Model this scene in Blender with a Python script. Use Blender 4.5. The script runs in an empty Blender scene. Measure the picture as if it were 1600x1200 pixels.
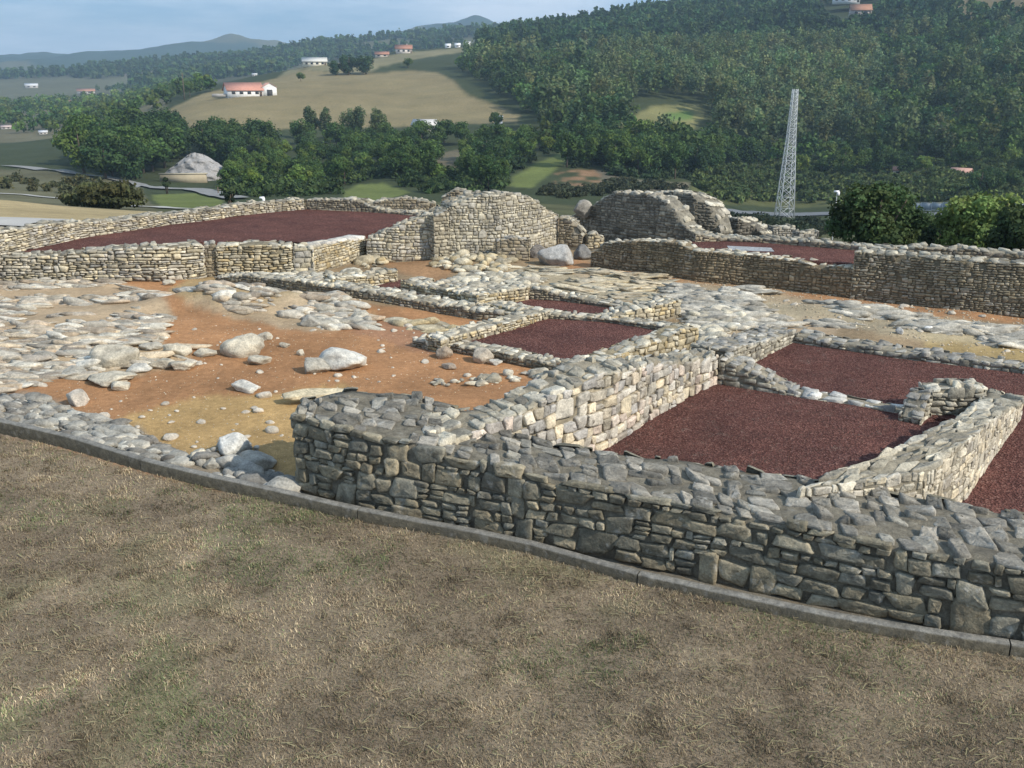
import bpy, math, random
import numpy as np
from mathutils import Vector, Matrix
random.seed(7)
RNG = np.random.RandomState(11)
scene = bpy.context.scene
C = scene.collection
PI = math.pi
# ------------------------------------------------------------------ survey helpers
FPX = 1450.0
CAM = np.array([0.0, 0.0, 4.2])
PITCH = math.radians(17.6)
cp, sp = math.cos(PITCH), math.sin(PITCH)
def ray(x, y):
    a = (x - 800) / FPX; b = (600 - y) / FPX
    return np.array([a, cp + b * sp, -sp + b * cp])
def P(x, y, z=0.0):
    d = ray(x, y); t = (z - CAM[2]) / d[2]
    return CAM + d * t
def atr(x, y, r):                     # point of the sight line at ground distance r
    d = ray(x, y); return CAM + d * (r / math.hypot(d[0], d[1]))
def proj(X, Y, Z):
    dy = Y; dz = Z - CAM[2]
    dep = dy * cp - dz * sp
    up = dy * sp + dz * cp
    dep = np.where(dep > 0.05, dep, 0.05)
    return 800 + FPX * X / dep, 600 - FPX * up / dep
# ------------------------------------------------------------------ noise (numpy)
def _hash(ix, iy, s):
    n = (ix.astype(np.int64) * 374761393 + iy.astype(np.int64) * 668265263 + int(s) * 1442695041) & 0x7fffffff
    n = ((n ^ (n >> 13)) * 1274126177) & 0x7fffffff
    return ((n ^ (n >> 16)) & 0xffff) / 65535.0
def vnoise(x, y, s=0):
    x = np.asarray(x, float); y = np.asarray(y, float)
    ix = np.floor(x); iy = np.floor(y); fx = x - ix; fy = y - iy
    fx = fx * fx * (3 - 2 * fx); fy = fy * fy * (3 - 2 * fy)
    a = _hash(ix, iy, s); b = _hash(ix + 1, iy, s); c = _hash(ix, iy + 1, s); d = _hash(ix + 1, iy + 1, s)
    return (a + (b - a) * fx) * (1 - fy) + (c + (d - c) * fx) * fy
def fbm(x, y, s=0, o=4):
    t = 0; a = .5; f = 1.0; n = 0
    for k in range(o):
        t = t + a * vnoise(np.asarray(x) * f, np.asarray(y) * f, s + k * 17); n += a; a *= .5; f *= 2.03
    return t / n
def sstep(a, b, x):
    t = np.clip((x - a) / (b - a), 0, 1); return t * t * (3 - 2 * t)
def inpoly(x, y, poly):
    x = np.asarray(x, float); y = np.asarray(y, float)
    r = np.zeros(x.shape, bool); n = len(poly); j = n - 1
    for i in range(n):
        xi, yi = poly[i]; xj, yj = poly[j]
        if yi != yj:
            c = ((yi > y) != (yj > y)) & (x < (xj - xi) * (y - yi) / (yj - yi) + xi)
            r ^= c
        j = i
    return r
# ------------------------------------------------------------------ mesh helpers
def mesh_np(name, V, F, mat=None, col=None, parent=None, smooth=True, cname='Col'):
    V = np.asarray(V, np.float32).reshape(-1, 3)
    me = bpy.data.meshes.new(name)
    if isinstance(F, (list, tuple)) and len(F) and isinstance(F[0], np.ndarray) and F[0].ndim == 2:
        arrs = [f for f in F if len(f)]
    else:
        arrs = [np.asarray(F, np.int32)]
    loops = np.concatenate([a.reshape(-1) for a in arrs]).astype(np.int32)
    tot = np.concatenate([np.full(len(a), a.shape[1], np.int32) for a in arrs])
    st = np.concatenate([[0], np.cumsum(tot)[:-1]]).astype(np.int32)
    me.vertices.add(len(V)); me.vertices.foreach_set('co', V.ravel())
    me.loops.add(len(loops)); me.loops.foreach_set('vertex_index', loops)
    me.polygons.add(len(tot)); me.polygons.foreach_set('loop_start', st); me.polygons.foreach_set('loop_total', tot)
    if smooth: me.polygons.foreach_set('use_smooth', np.ones(len(tot), bool))
    me.update(calc_edges=True); me.validate()
    if col is not None:
        c = np.ones((len(V), 4), np.float32); c[:, :3] = np.asarray(col, np.float32).reshape(-1, 3)
        at = me.attributes.new(cname, 'FLOAT_COLOR', 'POINT'); at.data.foreach_set('color', c.ravel())
    if mat: me.materials.append(mat)
    o = bpy.data.objects.new(name, me); C.objects.link(o)
    if parent: o.parent = parent
    return o
def tag(o, label, cat, group=None, kind=None):
    if label: o['label'] = label
    if cat: o['category'] = cat
    if group: o['group'] = group
    if kind: o['kind'] = kind
    return o
def struct(o, label=None):
    o['kind'] = 'structure'
    if label: o['label'] = label
    return o
def empty(name, loc=(0, 0, 0)):
    o = bpy.data.objects.new(name, None); o.location = loc; C.objects.link(o); o.empty_display_size = .2
    return o
class MB:
    def __init__(s): s.V = []; s.F4 = []; s.F3 = []; s.n = 0; s.col = []
    def add(s, V, F, col=None):
        V = np.asarray(V, float).reshape(-1, 3); F = np.asarray(F, int)
        s.V.append(V)
        (s.F4 if F.shape[1] == 4 else s.F3).append(F + s.n); s.n += len(V)
        if col is None: col = (1, 1, 1)
        c = np.asarray(col, float)
        s.col.append(np.broadcast_to(c, (len(V), 3)) if c.ndim == 1 else c)
    def add2(s, V, F4, F3, col=None):
        V = np.asarray(V, float).reshape(-1, 3); s.V.append(V)
        if len(F4): s.F4.append(np.asarray(F4, int) + s.n)
        if len(F3): s.F3.append(np.asarray(F3, int) + s.n)
        s.n += len(V)
        if col is None: col = (1, 1, 1)
        c = np.asarray(col, float)
        s.col.append(np.broadcast_to(c, (len(V), 3)) if c.ndim == 1 else c)
    def box(s, c, d, rz=0.0, col=None, taper=1.0):
        x, y, z = [k / 2 for k in d]
        v = np.array([[-x, -y, -z], [x, -y, -z], [x, y, -z], [-x, y, -z], [-x * taper, -y * taper, z], [x * taper, -y * taper, z], [x * taper, y * taper, z], [-x * taper, y * taper, z]])
        cr, sr = math.cos(rz), math.sin(rz)
        v = np.stack([v[:, 0] * cr - v[:, 1] * sr, v[:, 0] * sr + v[:, 1] * cr, v[:, 2]], 1) + np.array(c)
        s.add(v, [[0, 3, 2, 1], [4, 5, 6, 7], [0, 1, 5, 4], [1, 2, 6, 5], [2, 3, 7, 6], [3, 0, 4, 7]], col)
    def tube(s, pts, rad, n=6, col=None):
        pts = [np.array(p, float) for p in pts]
        if not hasattr(rad, '__len__'): rad = [rad] * len(pts)
        V = []; 
        for i, p in enumerate(pts):
            d = pts[min(i + 1, len(pts) - 1)] - pts[max(i - 1, 0)]; d /= (np.linalg.norm(d) + 1e-9)
            a = np.cross(d, [0, 0, 1.0]) if abs(d[2]) < .9 else np.cross(d, [1.0, 0, 0]); a /= np.linalg.norm(a); b = np.cross(d, a)
            for k in range(n):
                t = 2 * PI * k / n; V.append(p + rad[i] * (math.cos(t) * a + math.sin(t) * b))
        F = []
        for i in range(len(pts) - 1):
            for k in range(n):
                F.append([i * n + k, i * n + (k + 1) % n, (i + 1) * n + (k + 1) % n, (i + 1) * n + k])
        V.append(pts[0]); V.append(pts[-1]); m = len(V)
        F3 = [[m - 2, (k + 1) % n, k] for k in range(n)] + [[m - 1, (len(pts) - 1) * n + k, (len(pts) - 1) * n + (k + 1) % n] for k in range(n)]
        s.add2(V, F, F3, col)
    def build(s, name, mat, parent=None, smooth=False):
        F = []
        if s.F4: F.append(np.concatenate(s.F4))
        if s.F3: F.append(np.concatenate(s.F3))
        return mesh_np(name, np.concatenate(s.V), F, mat, np.concatenate(s.col), parent, smooth)
# ------------------------------------------------------------------ materials
def newmat(name):
    m = bpy.data.materials.new(name); m.use_nodes = True
    nt = m.node_tree; b = nt.nodes['Principled BSDF']; return m, nt, b
def nd(nt, t, **kw):
    n = nt.nodes.new(t)
    for k, v in kw.items(): setattr(n, k, v)
    return n
def noise(nt, scale, detail=4, rough=.6, vec=None, dim='3D'):
    n = nd(nt, 'ShaderNodeTexNoise'); n.inputs['Scale'].default_value = scale
    n.inputs['Detail'].default_value = detail; n.inputs['Roughness'].default_value = rough
    if vec is not None: nt.links.new(vec, n.inputs['Vector'])
    return n
def ramp(nt, fac, stops):
    r = nd(nt, 'ShaderNodeValToRGB'); nt.links.new(fac, r.inputs['Fac']); e = r.color_ramp.elements
    while len(e) < len(stops): e.new(.5)
    for i, (p, c) in enumerate(stops):
        e[i].position = p; e[i].color = (*c, 1) if len(c) == 3 else c
    return r
def mixc(nt, a, b, fac, mode='MIX'):
    m = nd(nt, 'ShaderNodeMix', data_type='RGBA', blend_type=mode)
    def put(sock, v):
        if hasattr(v, 'is_output'): nt.links.new(v, sock)
        elif hasattr(v, '__len__'): sock.default_value = (*v, 1) if len(v) == 3 else v
        else: sock.default_value = v
    put(m.inputs[6], a); put(m.inputs[7], b); put(m.inputs[0], fac)
    return m.outputs[2]
def bump(nt, b, h, strength=.5, dist=.02, prev=None):
    n = nd(nt, 'ShaderNodeBump'); n.inputs['Strength'].default_value = strength; n.inputs['Distance'].default_value = dist
    nt.links.new(h, n.inputs['Height'])
    if prev: nt.links.new(prev.outputs[0], n.inputs['Normal'])
    nt.links.new(n.outputs[0], b.inputs['Normal']); return n
def geo_pos(nt): return nd(nt, 'ShaderNodeNewGeometry').outputs['Position']
def attr_col(nt, name='Col'):
    a = nd(nt, 'ShaderNodeAttribute'); a.attribute_name = name; return a.outputs['Color']
def mat_stone(name, lichen=.35, sc=1.0, light=(.62, .6, .54), dark=(.055, .052, .045), dk=.45):
    m, nt, b = newmat(name); p = geo_pos(nt); c = attr_col(nt)
    n1 = noise(nt, 9 * sc, 6, .65, p); n2 = noise(nt, 45 * sc, 4, .7, p); n3 = noise(nt, 2.3 * sc, 5, .6, p)
    v = ramp(nt, n1.outputs[0], [(.28, (.55, .55, .55)), (.72, (1.35, 1.33, 1.28))])
    c1 = mixc(nt, c, v.outputs[0], 1.0, 'MULTIPLY')
    v2 = ramp(nt, n2.outputs[0], [(.3, (.7, .7, .7)), (.7, (1.25, 1.25, 1.25))])
    c2 = mixc(nt, c1, v2.outputs[0], 1.0, 'MULTIPLY')
    ld = ramp(nt, n3.outputs[0], [(.50, (0, 0, 0)), (.68, (dk, dk, dk))])
    c3 = mixc(nt, c2, dark, ld.outputs[0])
    n4 = noise(nt, 6 * sc, 6, .7, p)
    ll = ramp(nt, n4.outputs[0], [(.56, (0, 0, 0)), (.66, (lichen, lichen, lichen))])
    c4 = mixc(nt, c3, light, ll.outputs[0])
    nt.links.new(c4, b.inputs['Base Color']); b.inputs['Roughness'].default_value = .95; b.inputs['Specular IOR Level'].default_value = .2
    x = bump(nt, b, n1.outputs[0], .8, .03 / sc); bump(nt, b, n2.outputs[0], .8, .01 / sc, x)
    return m
def mat_simple(name, col, rough=.8, var=.25, sc=3.0, metal=0.0, useattr=False, bmp=.3, bd=.01):
    m, nt, b = newmat(name); p = geo_pos(nt)
    n1 = noise(nt, sc, 5, .6, p)
    v = ramp(nt, n1.outputs[0], [(.3, (1 - var,) * 3), (.7, (1 + var,) * 3)])
    base = attr_col(nt) if useattr else col
    c = mixc(nt, base, v.outputs[0], 1.0, 'MULTIPLY')
    nt.links.new(c, b.inputs['Base Color']); b.inputs['Roughness'].default_value = rough; b.inputs['Metallic'].default_value = metal
    b.inputs['Specular IOR Level'].default_value = .25
    if bmp: bump(nt, b, n1.outputs[0], bmp, bd)
    return m
def mat_gravel():
    m, nt, b = newmat('red_gravel'); p = geo_pos(nt)
    v = nd(nt, 'ShaderNodeTexVoronoi'); v.inputs['Scale'].default_value = 42; nt.links.new(p, v.inputs['Vector'])
    v.inputs['Randomness'].default_value = 1
    sep = nd(nt, 'ShaderNodeSeparateColor'); nt.links.new(v.outputs['Color'], sep.inputs[0])
    r = ramp(nt, sep.outputs[0], [(0, (.068, .031, .026)), (.45, (.108, .050, .041)), (.85, (.15, .07, .057)), (1, (.21, .12, .095))])
    n = noise(nt, 1.3, 5, .6, p); n2 = noise(nt, .35, 3, .6, p)
    w = ramp(nt, n.outputs[0], [(.3, (.78, .8, .84)), (.7, (1.28, 1.24, 1.2))])
    w2 = ramp(nt, n2.outputs[0], [(.3, (.9, .88, .88)), (.7, (1.12, 1.12, 1.12))])
    c = mixc(nt, r.outputs[0], w.outputs[0], 1, 'MULTIPLY'); c = mixc(nt, c, w2.outputs[0], 1, 'MULTIPLY')
    nt.links.new(c, b.inputs['Base Color']); b.inputs['Roughness'].default_value = 1; b.inputs['Specular IOR Level'].default_value = .1
    x = bump(nt, b, v.outputs['Distance'], -1.0 if False else .9, .02); bump(nt, b, n.outputs[0], .4, .08, x)
    return m
def mat_ground():
    m, nt, b = newmat('earth_and_grass'); p = geo_pos(nt); c = attr_col(nt)
    n1 = noise(nt, 1.1, 6, .65, p); n2 = noise(nt, 11, 5, .7, p); n3 = noise(nt, 60, 4, .75, p)
    nl = noise(nt, .06, 6, .65, p)
    v = ramp(nt, n1.outputs[0], [(.3, (.8, .8, .8)), (.7, (1.22, 1.2, 1.17))])
    v2 = ramp(nt, n2.outputs[0], [(.3, (.78, .78, .78)), (.7, (1.22, 1.22, 1.22))])
    v3 = ramp(nt, n3.outputs[0], [(.3, (.75, .75, .75)), (.7, (1.28, 1.28, 1.28))])
    v4 = ramp(nt, nl.outputs[0], [(.3, (.85, .87, .85)), (.7, (1.15, 1.13, 1.12))])
    for r in (v, v2, v3, v4): c = mixc(nt, c, r.outputs[0], 1, 'MULTIPLY')
    nt.links.new(c, b.inputs['Base Color']); b.inputs['Roughness'].default_value = 1; b.inputs['Specular IOR Level'].default_value = .08
    x = bump(nt, b, n2.outputs[0], .6, .03); bump(nt, b, n3.outputs[0], .7, .012, x)
    return m
def mat_leaf(name='foliage', trans=.25):
    m, nt, b = newmat(name); c = attr_col(nt)
    oi = nd(nt, 'ShaderNodeObjectInfo')
    r = ramp(nt, oi.outputs['Random'], [(0, (.68, .75, .74)), (.5, (.95, 1.0, .98)), (1, (1.25, 1.2, .95))])
    c = mixc(nt, c, r.outputs[0], 1, 'MULTIPLY')
    nt.links.new(c, b.inputs['Base Color']); b.inputs['Roughness'].default_value = .75; b.inputs['Specular IOR Level'].default_value = .15
    t = nd(nt, 'ShaderNodeBsdfTranslucent'); nt.links.new(c, t.inputs['Color'])
    mx = nd(nt, 'ShaderNodeMixShader'); mx.inputs[0].default_value = trans
    nt.links.new(b.outputs[0], mx.inputs[1]); nt.links.new(t.outputs[0], mx.inputs[2])
    nt.links.new(mx.outputs[0], nt.nodes['Material Output'].inputs['Surface'])
    return m
M_STONE = mat_stone('weathered_stone')
M_ROCK = mat_stone('limestone_rock', .2, .8, light=(.6, .56, .46), dk=.4)
M_MORTAR = mat_stone('mortar_core', .15, 1.4, dk=.5)
M_GRAVEL = mat_gravel()
M_GROUND = mat_ground()
M_LEAF = mat_leaf()
M_BARK = mat_simple('bark', (.13, .1, .075), .95, .35, 6, bmp=.6)
M_BLADE = mat_leaf('dry_blades', .2)
M_ATTR = mat_simple('painted_render', (1, 1, 1), .85, .12, 1.2, useattr=True, bmp=.1)
M_TILE = mat_simple('roof_tiles', (.42, .16, .09), .9, .3, 2.5, bmp=.3)
M_STEEL = mat_simple('galvanised_steel', (.62, .64, .64), .55, .12, 2, metal=.2, bmp=0)
M_CONC = mat_stone('concrete', .18, 1.6, light=(.42, .41, .38), dark=(.09, .085, .07), dk=.5)
M_ASPH = mat_simple('asphalt', (.16, .165, .17), .9, .15, .5, bmp=0)
M_GLASS = mat_simple('dark_window', (.03, .035, .045), .2, .1, 1, bmp=0)
# ------------------------------------------------------------------ terrain
# survey stations: column, list of (distance, picture height) seen across the valley
TAB = {
 -500: [(40, 352), (70, 325), (110, 315), (200, 290), (300, 265), (450, 232), (700, 190), (1000, 165), (1600, 125), (2100, 150), (2900, 118), (3600, 84), (5000, 115)],
 0:    [(40, 342), (70, 312), (110, 318), (200, 290), (300, 262), (450, 232), (700, 195), (1000, 172), (1500, 150), (2000, 118), (2600, 128), (2900, 112), (3600, 90), (5000, 125)],
 150:  [(40, 350), (70, 328), (110, 325), (200, 290), (300, 262), (450, 225), (700, 190), (1000, 165), (1500, 142), (2000, 112), (2600, 122), (2900, 105), (3600, 74), (5000, 120)],
 300:  [(40, 352), (70, 336), (110, 322), (180, 306), (250, 288), (320, 245), (420, 190), (480, 162), (600, 145), (900, 138), (1400, 122), (1900, 100), (2600, 110), (2900, 100), (3600, 68), (5000, 120)],
 400:  [(40, 350), (70, 336), (110, 320), (180, 302), (250, 278), (320, 240), (400, 200), (480, 152), (600, 128), (720, 118), (1200, 118), (1900, 92), (2600, 110), (3600, 70), (5000, 120)],
 500:  [(40, 350), (70, 338), (110, 322), (180, 303), (250, 275), (320, 235), (400, 198), (480, 150), (600, 116), (700, 100), (900, 118), (1400, 105), (1900, 78), (2600, 100), (3600, 74), (5000, 120)],
 620:  [(40, 350), (70, 338), (110, 322), (180, 302), (250, 265), (320, 230), (400, 192), (480, 150), (600, 112), (720, 90), (800, 80), (1000, 98), (1900, 66), (2600, 95), (3600, 52), (5000, 110)],
 720:  [(40, 350), (70, 338), (110, 322), (180, 300), (250, 262), (320, 225), (400, 185), (480, 145), (560, 118), (720, 88), (820, 72), (1000, 90), (1900, 60), (3600, 40), (5000, 100)],
 800:  [(40, 352), (70, 340), (110, 324), (180, 298), (250, 262), (330, 218), (420, 172), (500, 130), (620, 98), (800, 66), (900, 52), (1100, 70), (2500, 80), (3600, 60), (5000, 100)],
 1000: [(40, 365), (70, 350), (110, 336), (180, 310), (240, 280), (300, 235), (380, 190), (460, 145), (560, 108), (700, 72), (850, 38), (950, 24), (1200, 45), (2500, 60), (5000, 100)],
 1200: [(40, 385), (70, 378), (110, 365), (180, 347), (230, 338), (262, 322), (300, 290), (360, 242), (440, 182), (540, 120), (650, 75), (800, 20), (950, -20), (1200, -10), (2500, 50), (5000, 100)],
 1400: [(40, 395), (70, 382), (110, 366), (180, 347), (230, 338), (262, 322), (300, 285), (360, 245), (440, 182), (540, 115), (650, 60), (780, 5), (950, -50), (1200, -40), (2500, 40), (5000, 100)],
 1600: [(40, 405), (70, 385), (110, 366), (180, 347), (230, 337), (262, 320), (300, 283), (360, 238), (440, 165), (540, 95), (650, 30), (780, -20), (950, -80), (1200, -60), (2500, 40), (5000, 100)],
 2100: [(40, 405), (70, 385), (110, 366), (180, 347), (230, 337), (262, 320), (300, 283), (360, 238), (440, 165), (540, 95), (650, 30), (780, -20), (950, -80), (1200, -60), (2500, 40), (5000, 100)],
}
cpts = []; cval = []
for cx, rows in TAB.items():
    for r, y in rows:
        p = atr(cx, y, r); cpts.append((math.atan2(p[0], p[1]) * 2.2, math.log(r))); cval.append((p[2] - CAM[2]) / r)
for x, r, y in ((360, 3600, 54), (335, 3600, 66), (400, 3600, 66), (60, 3600, 84), (200, 3600, 72), (470, 3600, 66), (560, 3600, 54), (0, 3600, 88), (100, 3600, 80), (280, 3600, 68), (680, 3600, 40), (740, 3600, 34)):
    p = atr(x, y, r); cpts.append((math.atan2(p[0], p[1]) * 2.2, math.log(r))); cval.append((p[2] - CAM[2]) / r)
cpts = np.array(cpts); cval = np.array(cval)
def kern(d): return np.sqrt(d * d + .02 ** 2)
Dm = np.linalg.norm(cpts[:, None] - cpts[None], axis=2)
A = np.zeros((len(cpts) + 3,) * 2); A[:len(cpts), :len(cpts)] = kern(Dm) - 1e-3 * np.eye(len(cpts))
A[:len(cpts), -3:] = np.c_[np.ones(len(cpts)), cpts]; A[-3:, :len(cpts)] = A[:len(cpts), -3:].T
W = np.linalg.solve(A, np.r_[cval, 0, 0, 0])
def far_h(X, Y):
    X = np.asarray(X, float).ravel(); Y = np.asarray(Y, float).ravel()
    r = np.maximum(np.hypot(X, Y), 38); az = np.arctan2(X, np.maximum(Y, 1e-3))
    az = np.clip(az, -.95, .95)
    q = np.c_[az * 2.2, np.log(r)]; out = np.zeros(len(q))
    for i in range(0, len(q), 20000):
        d = np.linalg.norm(q[i:i + 20000, None] - cpts[None], axis=2)
        out[i:i + 20000] = kern(d) @ W[:-3] + W[-3] + q[i:i + 20000] @ W[-2:]
    return CAM[2] + out * r
def bumps(X, Y):
    r = np.hypot(X, Y)
    return (fbm(X / 60, Y / 60, 5, 4) - .5) * np.clip((r - 60) / 200, 0, 1) * 5 + (fbm(X / 350, Y / 350, 9, 5) - .5) * np.clip((r - 1200) / 2000, 0, 1) * 90
# mounds of the dig site: (px, py, rx, ry, height)
MOUNDS = [(120, 520, 4.2, 2.6, .22), (430, 480, 2.4, .8, .30), (330, 480, 1.2, .7, .18), (1300, 487, 3.6, .75, .16), (1450, 520, 2.5, .6, .14),
          (1150, 460, 2.2, 1.0, .14), (950, 430, 3.0, 1.0, .10), (360, 705, .7, .35, .06), (740, 410, 1.6, .7, .2)]
MO = [(P(a, b, .05)[:2], rx, ry, h) for a, b, rx, ry, h in MOUNDS]
HOLE = P(425, 725, 0)[:2]
def site_h(X, Y):
    z = (fbm(X / 2.5, Y / 2.5, 3, 4) - .5) * .10 + (fbm(X / .5, Y / .5, 4, 3) - .5) * .025
    for (c, rx, ry, h) in MO:
        d = ((X - c[0]) / rx) ** 2 + ((Y - c[1]) / ry) ** 2
        z = z + h * np.exp(-d * 1.3) * (.7 + .6 * fbm(X / .8, Y / .8, 31, 3))
    z = z - .16 * np.exp(-(((X - HOLE[0]) / .45) ** 2 + ((Y - HOLE[1]) / .3) ** 2))
    return z - .02
CURB_PX = [(-260, 622), (0, 674), (110, 700), (230, 737), (330, 760), (440, 783), (540, 806), (645, 826), (740, 843), (830, 862), (1000, 908), (1160, 944), (1300, 975), (1450, 1000), (1600, 1022), (1900, 1080)]
CURB = [P(a, b, 0)[:2] for a, b in CURB_PX]
CURB = np.array(CURB)
def curb_side(X, Y):       # >0 on the lawn side: vertical distance below kerb line in plan
    cy = np.interp(X, CURB[:, 0], CURB[:, 1]); return cy - Y
def back_line(X):          # ground behind the back wall of the right terrace falls away
    return np.where(X < 5.2, 26.6, 22.9 - .447 * (X - 4.4))
def ground_h(X, Y):
    shp = np.shape(X); Xf = np.ravel(X).astype(float); Yf = np.ravel(Y).astype(float)
    r = np.hypot(Xf, Yf)
    dl = Yf - back_line(Xf); kr = sstep(2.5, 4.5, Xf) * sstep(.3, 3.0, dl)
    z = np.zeros(len(Xf)); k = np.maximum(sstep(31, 42, r), kr)
    near = r < 43; far = r > 17
    zs = np.zeros(len(Xf)); zf = np.zeros(len(Xf))
    if near.any():
        s = site_h(Xf[near], Yf[near]); cs = curb_side(Xf[near], Yf[near])
        lawn = (fbm(Xf[near] / 1.6, Yf[near] / 1.6, 77, 3) - .5) * .06 - .03
        s = np.where(cs > 0, lawn, s); s = np.where(np.abs(cs) < .12, np.minimum(s, -.01), s)
        zs[near] = s
    if far.any(): zf[far] = far_h(Xf[far], Yf[far]) + bumps(Xf[far], Yf[far])
    return (zs * (1 - k) + zf * k - 1.3 * kr * (1 - sstep(34, 48, r))).reshape(shp)
NA, NR = 860, 760
azs = np.radians(np.linspace(-68, 68, NA)); rs = np.exp(np.linspace(math.log(1.6), math.log(5200), NR))
AZ, RR = np.meshgrid(azs, rs)
GX = RR * np.sin(AZ); GY = RR * np.cos(AZ); GZ = ground_h(GX, GY)
# land cover
PX, PY = proj(GX, GY, GZ)
jx = PX + (fbm(PX / 40, PY / 14, 1, 4) - .5) * 26; jy = PY + (fbm(PX / 40, PY / 14, 2, 4) - .5) * 12
FIELD_TAN = [(262, 172), (300, 152), (345, 140), (430, 122), (475, 108), (520, 112), (560, 118), (640, 108), (690, 116), (735, 150), (812, 180), (812, 192), (640, 198), (500, 200), (380, 205), (300, 200)]
FIELD_UP = [(430, 122), (440, 112), (500, 95), (560, 97), (620, 84), (745, 72), (750, 76), (650, 92), (600, 104), (560, 118), (520, 112), (475, 108)]
MOUND_R = [(985, 188), (1015, 168), (1085, 164), (1100, 172), (1092, 192), (1078, 208), (1010, 210)]
MEADOWS = [[(535, 300), (560, 288), (600, 285), (640, 300), (600, 312), (540, 312)], [(795, 292), (800, 275), (875, 240), (890, 246), (850, 280), (830, 295)], [(240, 305), (340, 300), (350, 325), (250, 325)]]
VALLEY_L = [(-500, 260), (60, 262), (220, 290), (245, 330), (-500, 330)]
FIELD_L = [(-600, 300), (0, 305), (40, 308), (290, 328), (330, 338), (200, 360), (-600, 400)]
HILL_BROWN = [(1475, 0), (1500, 28), (1560, 30), (1620, 20), (1700, -20), (1475, -30)]
LOWGREEN = [(1085, 292), (1180, 270), (1290, 262), (1420, 255), (1700, 255), (1700, 322), (1120, 322), (1090, 310)]
TOWN = [(-300, 140), (100, 120), (240, 140), (265, 170), (150, 200), (100, 240), (-300, 262)]
col = np.zeros(GX.shape + (3,)); col[:] = (.05, .062, .03)
def paint(mask, c, v=.12, s=50, w=1.0):
    n = 1 + (fbm(GX / s, GY / s, 40 + s, 4) - .5) * 2 * v * 1.6
    cc = np.array(c)[None, None] * n[..., None]
    m = (mask.astype(float) * w)[..., None]
    global col
    col = col * (1 - m) + cc * m
BEHIND = (GX > 3.5) & (GY > back_line(GX)); far = (RR > 34) | BEHIND
paint(far & (RR < 130), (.085, .088, .045), .3, 9)
paint(far & inpoly(jx, jy, TOWN) & (RR > 500), (.13, .12, .075), .35, 70)
paint(far & inpoly(jx, jy, VALLEY_L) & (RR > 70) & (RR < 420), (.12, .115, .068), .25, 14)
paint(far & inpoly(jx, jy, LOWGREEN) & (RR > 130) & (RR < 420), (.095, .10, .04), .35, 16)
paint(inpoly(jx, jy, FIELD_L) & (RR > 24) & (RR < 78), (.34, .27, .15), .12, 6)
for f in (FIELD_TAN,): paint(far & inpoly(jx * .5 + PX * .5, jy * .5 + PY * .5, f) & (RR > 300) & (RR < 900), (.225, .185, .10), .10, 22)
paint(far & inpoly(jx, PY, FIELD_UP) & (RR > 450) & (RR < 950), (.21, .19, .11), .12, 40)
paint(far & inpoly(jx, jy, MOUND_R) & (RR > 200) & (RR < 600), (.20, .19, .08), .12, 12)
paint(far & inpoly(PX, PY, [(1035, 178), (1080, 172), (1085, 186), (1040, 190)]) & (RR > 200) & (RR < 600), (.11, .17, .05), .12, 12)
for f in MEADOWS: paint(far & inpoly(jx * .5 + PX * .5, jy * .5 + PY * .5, f) & (RR > 60) & (RR < 420), (.13, .155, .05), .15, 12)
paint(far & inpoly(jx, jy, HILL_BROWN) & (RR > 450) & (RR < 1000), (.16, .13, .07), .12, 30)
paint(far & inpoly(jx, jy, [(858, 290), (862, 274), (905, 266), (930, 268), (940, 280), (925, 292), (880, 290)]) & (RR > 150) & (RR < 330) & (fbm(GX / 5, GY / 5, 91, 3) > .47), (.27, .165, .095), .2, 8)
paint(far & inpoly(jx, jy, [(930, 268), (1010, 280), (1080, 288), (1080, 300), (940, 298)]) & (RR > 150) & (RR < 330), (.16, .14, .10), .2, 8)
paint(far & inpoly(jx, jy, [(680, 238), (735, 235), (715, 265), (685, 262)]) & (RR > 200) & (RR < 400), (.15, .13, .085), .2, 8)
paint(far & (RR > 1150), (.10, .10, .06), .3, 200); paint(far & (RR > 2300), (.035, .06, .04), .25, 260)
paint(far & (RR > 1300) & (fbm(GX / 500, GY / 500, 88, 4) > .62), (.11, .11, .06), .2, 260)
paint(far & inpoly(jx, jy, [(195, 112), (225, 103), (255, 108), (262, 124), (220, 126), (195, 122)]) & (RR > 1300), (.17, .14, .1), .2, 200)
# site ground
site = (RR < 34) & ~BEHIND
def spaint(poly, c, v=.12, s=1.3, w=1.0):
    paint(site & inpoly(jx, jy, poly), c, v, s, w)
paint(site, (.27, .20, .125), .2, 1.1)
spaint([(-300, 430), (300, 430), (420, 440), (560, 470), (800, 500), (900, 560), (900, 620), (440, 780), (-300, 650)], (.355, .19, .095), .14, 1.2)
spaint([(260, 455), (300, 430), (420, 435), (480, 462), (560, 480), (600, 500), (500, 505), (420, 470), (300, 470)], (.36, .26, .14), .12)
spaint([(180, 655), (300, 620), (450, 612), (540, 600), (600, 640), (470, 760), (380, 760), (300, 720)], (.40, .265, .12), .08)
spaint([(440, 460), (560, 490), (760, 520), (700, 560), (560, 520), (440, 480)], (.31, .17, .10), .1)
spaint([(860, 395), (930, 410), (1080, 438), (1260, 455), (1330, 464), (1800, 500), (1800, 520), (1480, 500), (1290, 478), (1120, 462), (990, 440), (860, 425)], (.34, .19, .10), .12)
spaint([(1430, 512), (1800, 520), (1800, 600), (1600, 568), (1440, 548)], (.34, .25, .12), .1)
spaint([(1100, 520), (1250, 490), (1330, 500), (1300, 525), (1130, 540)], (.36, .27, .18), .1)
spaint([(590, 395), (680, 395), (720, 420), (690, 445), (600, 420)], (.33, .2, .11), .1)
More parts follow.
